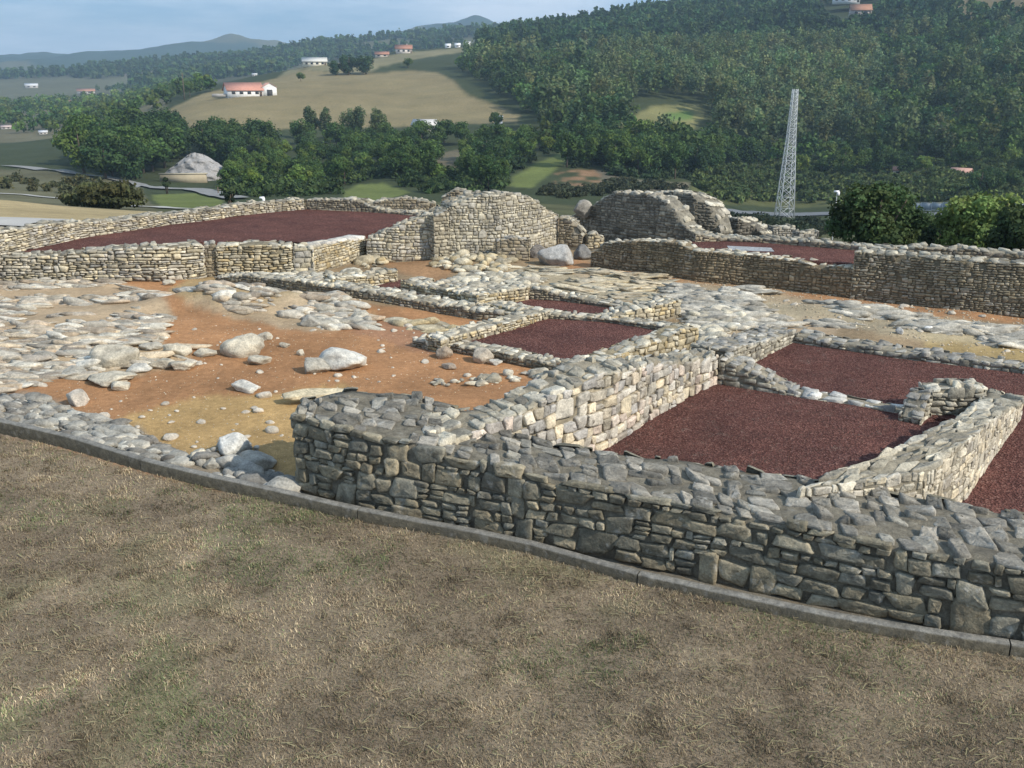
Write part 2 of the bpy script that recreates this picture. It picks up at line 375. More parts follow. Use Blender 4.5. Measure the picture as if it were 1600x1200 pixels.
# bare limestone tints
for f in ([(-300, 430), (60, 440), (190, 440), (260, 470), (270, 505), (235, 525), (300, 560), (180, 600), (90, 585), (-300, 612)],
          [(280, 470), (330, 458), (470, 458), (560, 495), (520, 520), (400, 505), (330, 490)]):
    spaint(f, (.42, .34, .23), .2, .6, .75)
for f in ([(1060, 440), (1200, 450), (1330, 480), (1500, 500), (1600, 520), (1600, 540), (1420, 530), (1280, 500), (1120, 520), (1060, 500)],
          [(800, 418), (1000, 430), (1060, 450), (1060, 475), (900, 470), (800, 440)]):
    spaint(f, (.38, .33, .23), .2, .6, .7)
spaint([(-260, 580), (0, 616), (60, 618), (130, 646), (215, 668), (250, 690), (300, 715), (430, 735), (480, 775), (240, 735), (110, 700), (-260, 640)], (.26, .235, .19), .2, .5, .85)
paint((RR < 20) & (curb_side(GX, GY) > -.38) & (curb_side(GX, GY) < .1) & (GX > -3.2), (.19, .175, .145), .25, .4)
lawn = (curb_side(GX, GY) > .02) & (RR < 34) & (np.abs(AZ) < 1.5)
paint(lawn, (.235, .185, .13), .22, .8)
paint(lawn, (.17, .175, .085), .2, 3.0, .45 * sstep(.55, .7, fbm(GX / .9, GY / .9, 61, 4)))
paint(lawn, (.16, .12, .085), .2, 3.0, .4 * sstep(.55, .7, fbm(GX / .6, GY / .6, 62, 4)))
for _ in range(1):
    b = col.copy(); b[1:-1, 1:-1] = (col[1:-1, 1:-1] * 2 + col[2:, 1:-1] + col[:-2, 1:-1] + col[1:-1, 2:] + col[1:-1, :-2]) / 6; 
    b[lawn] = col[lawn]; col = b
idx = np.arange(NA * NR).reshape(NR, NA)
F = np.stack([idx[:-1, :-1], idx[:-1, 1:], idx[1:, 1:], idx[1:, :-1]], -1).reshape(-1, 4)
struct(mesh_np('ground', np.stack([GX, GY, GZ], -1), F, M_GROUND, col.reshape(-1, 3)))
# ------------------------------------------------------------------ stones
def rring(n, e=6.5):
    t = (np.arange(n) + .5) / n * 2 * PI
    c, s = np.cos(t), np.sin(t)
    return np.stack([np.sign(c) * np.abs(c) ** (2 / e), np.sign(s) * np.abs(s) ** (2 / e)], 1)
def stone_batch(U, V, A, B, D, jit=.42, n=12, rings=((1.0, -1.0), (1.0, .35), (.86, .85), (.5, 1.0)), rough=.10, tilt=.25, rng=RNG):
    """S stones in (u,v,d) space: rounded, warped rectangles. returns verts (S,K,3), faces4, faces3"""
    S = len(U); R = rring(n); nr = len(rings); K = n * nr + 1
    cj = rng.uniform(-jit, jit, (S, 4, 2))
    out = np.zeros((S, K, 3)); tx = rng.uniform(-tilt, tilt, S); ty = rng.uniform(-tilt, tilt, S)
    def warp(p, q):
        w = np.stack([(1 - p) * (1 - q), (1 + p) * (1 - q), (1 + p) * (1 + q), (1 - p) * (1 + q)], -1) / 4
        o = w @ cj
        return p + o[..., 0], q + o[..., 1]
    ang = rng.uniform(-.12, .06, (S, n))
    for k, (sc, dp) in enumerate(rings):
        m = sc * (1 + ang) if k else sc * (1 + ang * 1)
        p = R[None, :, 0] * m; q = R[None, :, 1] * m
        if k > 1: p = p + rng.uniform(-.06, .06, p.shape); q = q + rng.uniform(-.06, .06, q.shape)
        wp = np.einsum('snk,sk->sn', np.stack([(1 - p) * (1 - q), (1 + p) * (1 - q), (1 + p) * (1 + q), (1 - p) * (1 + q)], -1) / 4, cj[:, :, 0])
        wq = np.einsum('snk,sk->sn', np.stack([(1 - p) * (1 - q), (1 + p) * (1 - q), (1 + p) * (1 + q), (1 - p) * (1 + q)], -1) / 4, cj[:, :, 1])
        d = np.full((S, n), dp, float)
        if dp > 0: d = d * (1 + tx[:, None] * p + ty[:, None] * q) + rng.uniform(-rough, rough, (S, n)) * (1 if k > 1 else .4)
        out[:, k * n:(k + 1) * n, 0] = U[:, None] + A[:, None] * (p + wp)
        out[:, k * n:(k + 1) * n, 1] = V[:, None] + B[:, None] * (q + wq)
        out[:, k * n:(k + 1) * n, 2] = D[:, None] * d
    out[:, -1, 0] = U + A * rng.uniform(-.15, .15, S); out[:, -1, 1] = V + B * rng.uniform(-.15, .15, S); out[:, -1, 2] = D * rng.uniform(.95, 1.15, S)
    f4 = []
    for k in range(nr - 1):
        for i in range(n):
            j = (i + 1) % n; f4.append([k * n + i, k * n + j, (k + 1) * n + j, (k + 1) * n + i])
    f3 = [[(nr - 1) * n + i, (nr - 1) * n + (i + 1) % n, K - 1] for i in range(n)]
    f4 = np.array(f4); f3 = np.array(f3)
    off = (np.arange(S) * K)[:, None, None]
    return out, (f4[None] + off).reshape(-1, 4), (f3[None] + off).reshape(-1, 3)
def pick_cols(S, pal, rng=RNG, var=.30):
    pal = np.array(pal); i = rng.randint(0, len(pal), S); j = rng.randint(0, len(pal), S); t = rng.rand(S, 1)
    c = pal[i] * (1 - t) + pal[j] * t
    return c * rng.uniform(1 - var, 1 + var, (S, 1))
def pack_face(L, Hf, hmin, hmax, gap, rng=RNG, v0=-.05, aspect=1.9):
    """coursed rubble on a strip of length L under height profile Hf(u)"""
    out = []; v = v0; Hmax = float(np.max(Hf(np.linspace(0, L, 60)))) + .02
    ph = rng.uniform(0, 6.28)
    while v < Hmax - .02:
        h1 = rng.uniform(hmin, hmax); h2 = rng.uniform(hmin, hmax); Hh = h1 + h2; u = -rng.uniform(0, .1)
        while u < L:
            t = rng.rand()
            def put(u0, u1, va, vb):
                u0 = max(u0, 0); u1 = min(u1, L)
                if u1 - u0 < .035: return
                uc = (u0 + u1) / 2; w = .02 * math.sin(uc * 1.7 + ph) + .012 * math.sin(uc * 4.1)
                va += w; vb += w
                top = float(np.min(Hf(np.array([u0, uc, u1]))))
                if va > top - .025: return
                vt_ = top + rng.uniform(-.02, .012); lim = .03
                if vb > vt_: vb = vt_; lim = max(.045, .6 * hmin + .01)
                if vb - va < lim: return
                out.append((uc, (va + vb) / 2, (u1 - u0) / 2 - gap / 2, (vb - va) / 2 - gap / 2))
            if t < .16:
                w = Hh * rng.uniform(.7, 1.5); put(u, u + w, v, v + Hh)
            elif t < .30:
                w = rng.uniform(.9, 1.8) * aspect * hmin; k = rng.choice([3, 3, 4]); hh = Hh / k
                for q in range(k): put(u, u + w * rng.uniform(.9, 1.02), v + q * hh, v + (q + 1) * hh)
            else:
                sp_ = h1 * rng.uniform(.8, 1.2); w = rng.uniform(1.2, 2.4) * aspect * (h1 + h2) / 2
                for va, vb in ((v, v + sp_), (v + sp_, v + Hh)):
                    uu = u; 
                    while uu < u + w - .02:
                        ww = (vb - va) * rng.uniform(.7, 1.4) * aspect; e = min(uu + ww, u + w)
                        if u + w - e < .06: e = u + w
                        put(uu, e, va, vb); uu = e
            u += w
        v += Hh
    return np.array(out) if out else np.zeros((0, 4))
class Poly:
    def __init__(s, pts):
        s.p = np.array(pts, float); d = np.linalg.norm(np.diff(s.p, axis=0), axis=1); s.c = np.r_[0, np.cumsum(d)]; s.L = s.c[-1]
    def at(s, u):
        return np.stack([np.interp(u, s.c, s.p[:, 0]), np.interp(u, s.c, s.p[:, 1])], -1)
    def nrm(s, u, e=.12):
        a = s.at(np.clip(u - e, 0, s.L)); b = s.at(np.clip(u + e, 0, s.L)); d = b - a; d /= np.linalg.norm(d, axis=-1, keepdims=True) + 1e-9
        return np.stack([d[..., 1], -d[..., 0]], -1)       # right-hand normal
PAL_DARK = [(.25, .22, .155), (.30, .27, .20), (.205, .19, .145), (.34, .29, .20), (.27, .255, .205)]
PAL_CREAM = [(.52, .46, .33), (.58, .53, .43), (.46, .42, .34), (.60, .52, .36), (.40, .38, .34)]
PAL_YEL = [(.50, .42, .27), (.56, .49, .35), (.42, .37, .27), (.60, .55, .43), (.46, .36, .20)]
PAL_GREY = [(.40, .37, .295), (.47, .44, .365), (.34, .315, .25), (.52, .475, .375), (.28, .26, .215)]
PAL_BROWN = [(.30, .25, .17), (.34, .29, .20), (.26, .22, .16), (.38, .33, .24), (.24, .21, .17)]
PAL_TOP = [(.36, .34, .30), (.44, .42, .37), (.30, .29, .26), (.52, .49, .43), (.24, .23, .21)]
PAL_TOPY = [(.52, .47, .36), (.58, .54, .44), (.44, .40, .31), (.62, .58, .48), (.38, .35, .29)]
WALLS = []
def build_wall(label, F, B, H, zb, pal, pal_top=None, hs=(.09, .16), det=1, name='stone_wall', cat='wall', group=None, mortar=(.30, .265, .20), dep=.017, topsz=None, ragged=.05, coping=None, hcap=None, backdet=True, seed=None, aspect=1.9):
    """F,B plan polylines (front, back); H(f) absolute top height for f in 0..1"""
    if det < 2: hs = (hs[0] * .68, hs[1] * .72)
    rng = np.random.RandomState(seed if seed is not None else int(abs(F[0][0] * 131 + F[0][1] * 977 + F[-1][0] * 57)) % 99999)
    pf = Poly(F); pb = Poly(B); L = max(pf.L, pb.L)
    pal_top = pal_top or PAL_TOP
    # orientation: front normal must point away from back
    mid = pf.at(np.array([pf.L / 2]))[0]; nm = pf.nrm(np.array([pf.L / 2]))[0]; bm = pb.at(np.array([pb.L / 2]))[0]
    flipped = bool(np.dot(nm, bm - mid) > 0)
    if flipped:
        pf = Poly(np.array(F)[::-1]); pb = Poly(np.array(B)[::-1]); H0 = H; H = lambda f: H0(1 - f)
    sd = rng.randint(1000)
    if hcap is not None: Hc = H; H = lambda f: np.minimum(Hc(f), hcap[0] + (hcap[1] - hcap[0]) * np.clip((np.asarray(f) if not flipped else 1 - np.asarray(f)) / .4, 0, 1))
    Hr = lambda f: H(f) + (fbm(np.asarray(f) * L / .35, np.full(np.shape(f), 3.3), sd, 3) - .5) * 2 * ragged
    cx, cy = mid; root = empty(name, (cx, cy, zb))
    org = np.array([cx, cy, zb])
    # core
    n = max(4, int(L / .16)); fr = np.linspace(0, 1, n); ins = .03
    a = pf.at(fr * pf.L); b = pb.at(fr * pb.L); d = b - a; dl = np.linalg.norm(d, axis=1, keepdims=True); du = d / dl
    ew = 7; rows = []
    t_end = pf.at(np.array([min(.05, pf.L)]))[0] - a[0]; 
    core = MB(); z = Hr(fr) - .03
    a2 = a + du * ins; b2 = b - du * ins
    prof = []
    prof.append(np.c_[a2, np.full(n, zb - .15)]); prof.append(np.c_[a2, (z + zb) / 2]); prof.append(np.c_[a2, z - .01])
    for k in range(1, ew):
        f = k / ew; q = a2 + (b2 - a2) * f
        prof.append(np.c_[q, z + (fbm(q[:, 0] / .14, q[:, 1] / .14, sd, 3) - .5) * .08])
    prof.append(np.c_[b2, z - .01]); prof.append(np.c_[b2, (z + zb) / 2]); prof.append(np.c_[b2, np.full(n, zb - .15)])
    pr = np.stack(prof, 1); m = pr.shape[1]
    # pull the ends in a touch
    e0 = (pf.at(np.array([.03]))[0] - a[0]); e1 = (pf.at(np.array([pf.L - .03]))[0] - a[-1]); pr[0, :, :2] += e0; pr[-1, :, :2] += e1
    ii = np.arange(n * m).reshape(n, m)
    Fq = np.stack([ii[:-1, :-1], ii[:-1, 1:], ii[1:, 1:], ii[1:, :-1]], -1).reshape(-1, 4)
    core.add(pr.reshape(-1, 3) - org, Fq, mortar)
    for r_ in (0, n - 1):
        V = pr[r_] - org; c = V.mean(0); f3 = [[k, k + 1, m] if r_ == 0 else [k + 1, k, m] for k in range(m - 1)]
        core.add(np.vstack([V, c]), f3, mortar)
    core.build('mortar_core', M_MORTAR, root, True)
    # faces
    nn = {2: 16, 1: 10, 0: 8}[det]
    rings = {2: ((1.0, -.6), (1.0, .45), (.94, .88), (.72, 1.0), (.38, 1.0)), 1: ((1.0, -.6), (1.0, .5), (.88, .97)), 0: ((1.0, -.6), (.95, .8))}[det]
    mb = MB()
    def strip(poly, Hfun, nrmf, sz):
        R = pack_face(poly.L, Hfun, sz[0], sz[1], .012 if det else .018, rng, aspect=aspect)
        if not len(R): return
        D = dep * rng.uniform(.7, 1.3, len(R))
        ou, f4, f3 = stone_batch(R[:, 0], R[:, 1], np.maximum(R[:, 2], .012), np.maximum(R[:, 3], .01), D, n=nn, rings=rings, rng=rng, rough=.09, tilt=.3)
        u = ou[..., 0]; q = poly.at(u); ext = np.clip(u, None, 0) + np.clip(u - poly.L, 0, None)
        nr = nrmf(np.clip(u, 0, poly.L)); tg = np.stack([-nr[..., 1], nr[..., 0]], -1)
        q = q + tg * ext[..., None] + nr * (ou[..., 2] - .018)[..., None]
        Vv = np.concatenate([q, (zb + ou[..., 1])[..., None]], -1)
        cc = np.repeat(pick_cols(len(R), pal, rng)[:, None], ou.shape[1], 1)
        mb.add2((Vv - org).reshape(-1, 3), f4, f3, cc.reshape(-1, 3))
    strip(pf, lambda u: Hr(u / pf.L) - zb, pf.nrm, hs)
    pbr = Poly(pb.p[::-1])
    bs = hs if backdet else (hs[0] * 1.4, hs[1] * 1.4)
    strip(pbr, lambda u: Hr(1 - u / pb.L) - zb, pbr.nrm, bs)
    e1p = Poly([pf.p[-1], pb.p[-1]]); strip(e1p, lambda u: Hr(np.ones(np.shape(u))) - zb, e1p.nrm, hs)
    e2p = Poly([pb.p[0], pf.p[0]]); strip(e2p, lambda u: Hr(np.zeros(np.shape(u))) - zb, e2p.nrm, hs)
    mb.build('wall_face', M_STONE, root, False)
    # top rubble
    tw = float(np.mean(dl)); ts = topsz or (hs[0] + hs[1]) * .85
    tb = MB(); U = []; Wd = []; A_ = []; B_ = []
    u = 0.0
    while u < L:
        du_ = ts * rng.uniform(.6, 1.5); lw = float(np.interp(u / L, fr, dl[:, 0])); w = 0.0
        while w < lw - .03:
            dw = ts * rng.uniform(.55, 1.4)
            if lw - (w + dw) < ts * .4: dw = lw - w
            if rng.rand() < (.84 if not coping else 1):
                U.append(u + du_ / 2 + rng.uniform(-.25, .25) * du_); Wd.append(w + dw / 2); A_.append(du_ / 2 * rng.uniform(.75, 1.0)); B_.append(dw / 2 * rng.uniform(.8, .98))
            w += dw
        u += du_
    U = np.clip(np.array(U), 0, L); Wd = np.array(Wd); A_ = np.array(A_); B_ = np.array(B_)
    D = ts * .13 * rng.uniform(.3, 1.7, len(U)) if not coping else np.full(len(U), coping)
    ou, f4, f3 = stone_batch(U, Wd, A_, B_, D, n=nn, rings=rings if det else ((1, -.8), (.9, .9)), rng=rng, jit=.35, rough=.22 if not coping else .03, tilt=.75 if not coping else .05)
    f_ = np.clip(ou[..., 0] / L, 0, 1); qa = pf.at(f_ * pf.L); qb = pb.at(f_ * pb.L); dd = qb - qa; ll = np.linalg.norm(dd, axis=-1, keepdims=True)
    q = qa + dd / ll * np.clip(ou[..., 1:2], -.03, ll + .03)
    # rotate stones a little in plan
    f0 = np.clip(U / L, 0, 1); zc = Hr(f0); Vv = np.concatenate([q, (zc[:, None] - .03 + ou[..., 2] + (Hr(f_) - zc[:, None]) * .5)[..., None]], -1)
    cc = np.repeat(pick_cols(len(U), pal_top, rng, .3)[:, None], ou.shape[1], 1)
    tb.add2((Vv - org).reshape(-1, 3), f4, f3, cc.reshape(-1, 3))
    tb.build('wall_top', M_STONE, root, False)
    tag(root, label, cat, group); WALLS.append((root, pf, pb, Hr))
    return root
def offset_line(F, T, away=None):
    p = Poly(F); out = []
    pts = np.array(F, float)
    for i in range(len(pts)):
        n = p.nrm(np.array([p.c[i]]), .4)[0]
        if away is not None:
            c = pts.mean(0); s = np.sign(np.dot(n, np.array(away))) or 1; n = n * s
        out.append(pts[i] + n * T)
    return np.array(out)
def wall_b(label, base, zb, top, T=.6, side=None, back=None, **kw):
    """base line seen in the picture at height zb, top line above it; back: far top edge or thickness T"""
    Fp = np.array([P(x, y, zb)[:2] for x, y in base]); pf = Poly(Fp)
    us = np.linspace(-.8, pf.L + .8, 700); q = pf.at(np.clip(us, 0, pf.L)); tg = np.stack([-pf.nrm(np.clip(us, 0, pf.L))[:, 1], pf.nrm(np.clip(us, 0, pf.L))[:, 0]], 1)
    q = q + tg * (np.clip(us, None, 0) + np.clip(us - pf.L, 0, None))[:, None]
    S = []; Z = []
    for x, y in top:
        d = ray(x, y); az = d[0] / d[1]; k = np.argmin(np.abs(q[:, 0] / q[:, 1] - az)); t = q[k, 1] / d[1]
        S.append(us[k]); Z.append(CAM[2] + d[2] * t)
    o = np.argsort(S); S = np.array(S)[o]; Z = np.array(Z)[o]
    s0 = min(0, S[0]); 
    H = lambda f: np.interp(np.asarray(f) * pf.L, S, Z)
    if back is not None:
        Bp = []
        for x, y in back:
            z = Z.mean()
            for _ in range(4):
                b = P(x, y, z); k = np.argmin(np.linalg.norm(q - b[None, :2], axis=1)); z = float(np.interp(us[k], S, Z))
            Bp.append(P(x, y, z)[:2])
        Bp = np.array(Bp)
    else:
        Bp = offset_line(Fp, T, side if side is not None else (0, 1))
    return build_wall(label, Fp, Bp, H, zb, **kw)
def wall_t(label, top, zb, T=.5, side=(0, 1), **kw):
    Fp = np.array([P(x, y, z)[:2] for x, y, z in top]); pf = Poly(Fp); Z = np.array([t[2] for t in top])
    H = lambda f: np.interp(np.asarray(f) * pf.L, pf.c, Z)
    return build_wall(label, Fp, offset_line(Fp, T, side), H, zb, **kw)
ZG = .05
# --- near walls
wall_b('long grey foreground wall of coursed rubble standing right behind the concrete kerb',
  [(466, 762), (567, 790), (700, 814), (797, 834), (930, 863), (1066, 890), (1199, 918), (1333, 948), (1433, 969), (1600, 1004), (1900, 1066)], 0.02,
  [(452, 646), (527, 660), (613, 682), (717, 710), (783, 722), (867, 745), (960, 762), (1053, 783), (1120, 795), (1217, 812), (1283, 822), (1366, 845), (1433, 856), (1509, 868), (1599, 884), (1850, 925)],
  back=[(468, 622), (533, 608), (625, 604), (715, 630), (800, 668), (880, 690), (960, 702), (1080, 714), (1177, 732), (1243, 742), (1340, 755), (1433, 775), (1510, 786), (1600, 800), (1850, 840)],
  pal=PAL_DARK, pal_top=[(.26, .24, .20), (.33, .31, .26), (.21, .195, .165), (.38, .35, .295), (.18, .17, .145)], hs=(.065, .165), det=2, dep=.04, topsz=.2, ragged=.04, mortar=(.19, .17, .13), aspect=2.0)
wall_b('tall sunlit cream wall on the left side of the nearest gravel room',
  [(690, 800), (800, 760), (885, 728), (953, 697), (1013, 657), (1073, 623), (1119, 599)], ZG,
  [(690, 646), (740, 628), (830, 606), (917, 584), (987, 573), (1083, 560), (1124, 556)],
  back=[(610, 606), (690, 603), (753, 599), (827, 579), (900, 562), (985, 562), (1040, 551), (1108, 543)],
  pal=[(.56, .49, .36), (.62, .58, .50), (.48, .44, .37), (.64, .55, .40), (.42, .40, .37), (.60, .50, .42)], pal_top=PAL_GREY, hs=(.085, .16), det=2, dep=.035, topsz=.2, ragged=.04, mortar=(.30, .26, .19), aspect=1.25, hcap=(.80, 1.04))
wall_b('stepped grey wall end running down to the low strip between the two front gravel rooms',
  [(1120, 600), (1200, 613), (1228, 618)], ZG, [(1126, 557), (1160, 572), (1190, 588), (1215, 604), (1228, 611)],
  T=.5, pal=PAL_GREY, hs=(.09, .17), det=1, ragged=.03, topsz=.15)
wall_b('low straight pale stone strip between the two front gravel rooms',
  [(1226, 617), (1430, 651)], ZG, [(1226, 611), (1333, 630), (1430, 646)], T=.36, pal=PAL_GREY, pal_top=[(.52, .51, .48), (.44, .43, .4), (.58, .56, .51)], hs=(.09, .12), det=1, ragged=.008, topsz=.2)
wall_b('grey rubble wall with flaky top running up to the far left corner of the second gravel room',
  [(1135, 590), (1193, 560), (1243, 534)], ZG, [(1135, 545), (1193, 532), (1244, 514)], T=.62, side=(-1, .4), pal=PAL_GREY, hs=(.06, .11), det=1, ragged=.04, topsz=.15)
wall_b('low dark-faced wall along the far edge of the second gravel room',
  [(1240, 536), (1299, 545), (1399, 560), (1499, 572), (1600, 585), (1800, 612)], ZG,
  [(1240, 520), (1299, 532), (1399, 547), (1499, 560), (1600, 573), (1800, 600)], T=.45, pal=PAL_GREY, hs=(.07, .12), det=1, ragged=.03, topsz=.18)
wall_b('thick pale wall on the right side of the front gravel room, its right face in full sun',
  [(1430, 850), (1513, 777), (1549, 722), (1596, 655)], ZG,
  [(1400, 752), (1440, 712), (1483, 690), (1549, 654), (1594, 631)],
  back=[(1249, 741), (1293, 718), (1359, 694), (1416, 673), (1470, 652), (1516, 632), (1540, 606)],
  pal=[(.56, .50, .39), (.62, .57, .46), (.46, .42, .35), (.60, .52, .38)], pal_top=PAL_GREY, hs=(.07, .14), det=2, ragged=.04, topsz=.2, mortar=(.28, .25, .19), aspect=1.1, hcap=(.80, .84))
wall_t('short grey wall stub closing the dark nook at the end of the thick pale wall',
  [(1450, 607, .42), (1490, 604, .46), (1545, 603, .46)], ZG, T=.4, pal=PAL_GREY, pal_top=PAL_TOPY, hs=(.07, .13), det=1, topsz=.15)
wall_t('low curved rubble stub on the left side of the dark nook',
  [(1442, 652, .16), (1450, 628, .30), (1460, 610, .42)], ZG, T=.3, side=(-1, 0), pal=PAL_GREY, hs=(.07, .13), det=1, topsz=.14)
# --- middle rooms
wall_b('yellow block-ended wall on the right side of the middle gravel room',
  [(900, 600), (987, 571), (1040, 558), (1091, 546)], .05, [(900, 572), (980, 549), (1030, 530), (1060, 519), (1092, 511)], T=.42, side=(-1, .3), pal=PAL_YEL, pal_top=PAL_TOPY, hs=(.08, .15), det=1, mortar=(.3, .25, .16), aspect=1.3, topsz=.17)
wall_b('low front wall of the middle gravel room beside the orange soil',
  [(643, 541), (700, 548), (760, 557), (860, 578), (900, 586)], .02, [(643, 530), (707, 537), (800, 553), (863, 567), (900, 574)], T=.38, pal=PAL_BROWN, pal_top=PAL_TOPY, hs=(.05, .10), det=1, ragged=.03, topsz=.15)
wall_t('pale low wall on the left side of the middle gravel room',
  [(690, 530, .26), (777, 506, .28), (835, 490, .28)], .02, T=.42, side=(-1, .2), pal=PAL_YEL, pal_top=PAL_TOPY, hs=(.05, .10), det=1, ragged=.03, topsz=.15)
wall_b('dark-faced back wall of the middle gravel room',
  [(833, 497), (890, 500), (947, 504), (1013, 514), (1040, 520)], .09, [(833, 488), (890, 492), (947, 496), (1013, 505), (1045, 510)], T=.38, pal=PAL_BROWN, pal_top=PAL_TOPY, hs=(.05, .09), det=1, ragged=.03, topsz=.15)
wall_b('short rubble wall with a squared end block beside the pale bedrock',
  [(955, 502), (990, 500), (1030, 495), (1064, 489)], .10, [(955, 494), (990, 481), (1030, 474), (1063, 468)], T=.5, side=(-.3, 1), pal=PAL_YEL, pal_top=PAL_TOPY, hs=(.06, .11), det=1, ragged=.05, topsz=.17)
wall_b('pale stepped wall on the left side of the small second gravel strip',
  [(745, 482), (790, 473), (826, 467)], .12, [(745, 460), (790, 452), (826, 446)], T=.5, side=(-.4, 1), pal=PAL_YEL, pal_top=PAL_TOPY, hs=(.07, .13), det=1, ragged=.03, topsz=.16)
wall_b('low wall with a dark face behind the small second gravel strip',
  [(826, 466), (877, 469), (933, 477), (968, 482)], .12, [(826, 447), (850, 452), (877, 458), (933, 469), (968, 478)], T=.35, pal=PAL_BROWN, pal_top=PAL_TOPY, hs=(.05, .1), det=1, ragged=.03, topsz=.16)
wall_t('cream rubble wall behind the smallest gravel patch',
  [(625, 437, .32), (660, 444, .32), (700, 452, .3), (742, 461, .3)], .05, T=.6, pal=PAL_YEL, pal_top=PAL_TOPY, hs=(.06, .11), det=1, ragged=.05, topsz=.18)
wall_b('yellow block wall at the left end of the smallest gravel patch',
  [(520, 452), (575, 445), (622, 438)], .12, [(520, 434), (575, 428), (622, 422)], T=.5, side=(-.2, 1), pal=PAL_YEL, pal_top=PAL_TOPY, hs=(.06, .12), det=1, ragged=.05, topsz=.18)
wall_b('long dark-faced wall curving between the orange soil and the small rooms',
  [(335, 441), (400, 450), (467, 461), (533, 473), (600, 481), (667, 489), (750, 501), (800, 506)], 0.0,
  [(335, 432), (387, 430), (467, 437), (533, 447), (600, 458), (667, 471), (753, 484), (800, 490)], T=.55, pal=PAL_BROWN, pal_top=PAL_TOPY, hs=(.05, .10), det=1, ragged=.03, topsz=.17)
wall_t('short cream rubble spur joining the small rooms at their middle',
  [(733, 470, .24), (760, 474, .24), (800, 482, .26), (835, 488, .28)], .02, T=.45, pal=PAL_YEL, pal_top=PAL_TOPY, hs=(.05, .1), det=1, ragged=.04, topsz=.16)
# --- upper left terrace
ZP = .56
wall_b('left retaining wall of the upper gravel terrace, pale coursed slabs sloping with the ground',
  [(-420, 440), (0, 436), (90, 437), (167, 436), (247, 437), (322, 430)], 0.05,
  [(-420, 402), (0, 400), (67, 398), (130, 392), (187, 387), (293, 381), (322, 384)], T=.6, pal=PAL_CREAM, pal_top=PAL_GREY, hs=(.055, .12), det=1, ragged=.06, topsz=.2, mortar=(.2, .17, .12), aspect=3.2, dep=.04)
wall_b('cream stretch of the terrace wall between the two squared piers',
  [(340, 428), (400, 427), (458, 425)], 0.05, [(340, 383), (400, 380), (458, 383)], T=.6, pal=PAL_YEL, pal_top=PAL_TOPY, hs=(.055, .11), det=1, ragged=.05, topsz=.2, mortar=(.22, .19, .13), aspect=2.8, dep=.035)
wall_b('brown weathered pier jutting from the terrace wall by the orange soil',
  [(323, 430), (341, 429)], 0.02, [(323, 383), (332, 377), (341, 384)], T=.45, pal=PAL_BROWN, hs=(.07, .12), det=1, name='stone_pier', cat='pier')
wall_b('squared pale ashlar pier at the doorway end of the terrace wall',
  [(460, 425), (492, 424)], 0.05, [(460, 386), (476, 385), (492, 386)], T=.5, pal=PAL_CREAM, pal_top=PAL_TOPY, hs=(.16, .22), det=1, name='stone_pier', cat='pier', ragged=.01, mortar=(.4, .36, .28))
wall_b('doorway sill wall topped by a smooth pale threshold slab',
  [(492, 422), (530, 412), (573, 400)], .06, [(492, 384), (530, 377), (570, 370)], T=.5, side=(-.2, 1), pal=PAL_YEL, pal_top=[(.62, .58, .5), (.66, .62, .55)], hs=(.07, .12), det=1, ragged=.004, coping=.05, topsz=.5, name='stone_wall')
wall_b('long left boundary wall of the upper gravel terrace beside the tan field',
  [(-140, 428), (0, 400), (133, 371), (267, 351), (333, 343), (400, 334), (476, 327)], ZP,
  [(-140, 384), (0, 360), (83, 349), (150, 346), (300, 329), (400, 316), (476, 310)], T=.55, side=(-.3, 1), pal=PAL_CREAM, pal_top=PAL_GREY, hs=(.055, .11), det=1, ragged=.05, topsz=.2, mortar=(.22, .19, .14), aspect=2.8, dep=.035)
wall_b('shaded back wall of the upper gravel terrace under the green valley',
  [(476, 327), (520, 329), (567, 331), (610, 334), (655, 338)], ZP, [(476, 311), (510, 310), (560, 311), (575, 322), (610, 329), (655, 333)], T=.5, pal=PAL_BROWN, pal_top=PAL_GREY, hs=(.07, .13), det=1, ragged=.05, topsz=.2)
wall_t('dark rubble wall peeping over the back wall of the terrace',
  [(575, 318, .81), (600, 311, .95), (635, 308, 1.01), (680, 318, .81)], -.6, T=.5, pal=PAL_BROWN, pal_top=PAL_GREY, hs=(.07, .13), det=1, ragged=.05, topsz=.2)
# --- main block
wall_b('sloping sunlit wall climbing from the threshold slab to the tallest block',
  [(573, 402), (620, 403), (678, 402)], .10, [(573, 372), (600, 359), (647, 342), (678, 333)], T=.7, side=(-.3, 1), pal=PAL_CREAM, pal_top=PAL_GREY, hs=(.08, .14), det=1, ragged=.06, topsz=.2, mortar=(.34, .3, .22))
wall_b('squared corner pier on the left of the tallest ruin block',
  [(679, 405), (703, 403)], .10, [(679, 337), (690, 331), (703, 325)], T=.8, pal=[(.40, .36, .27), (.34, .3, .22), (.46, .41, .31)], pal_top=PAL_GREY, hs=(.10, .16), det=1, name='stone_pier', cat='pier')
wall_b('tallest ruin block with a rounded crest of cream rubble',
  [(703, 400), (777, 396), (840, 388), (872, 381)], .12, [(703, 320), (747, 304), (800, 300), (827, 307), (850, 320), (870, 335)], T=.9, side=(-.1, 1), pal=[(.50, .46, .36), (.44, .41, .34), (.54, .49, .37), (.38, .36, .31)], pal_top=PAL_GREY, hs=(.08, .14), det=1, ragged=.06, topsz=.2, mortar=(.34, .3, .22), aspect=1.5)
wall_b('low buttress set against the foot of the tallest block, left of the dark boulder',
  [(776, 406), (828, 405)], .08, [(776, 376), (800, 370), (828, 374)], T=.35, pal=PAL_BROWN, hs=(.08, .14), det=1, name='stone_buttress', cat='buttress')
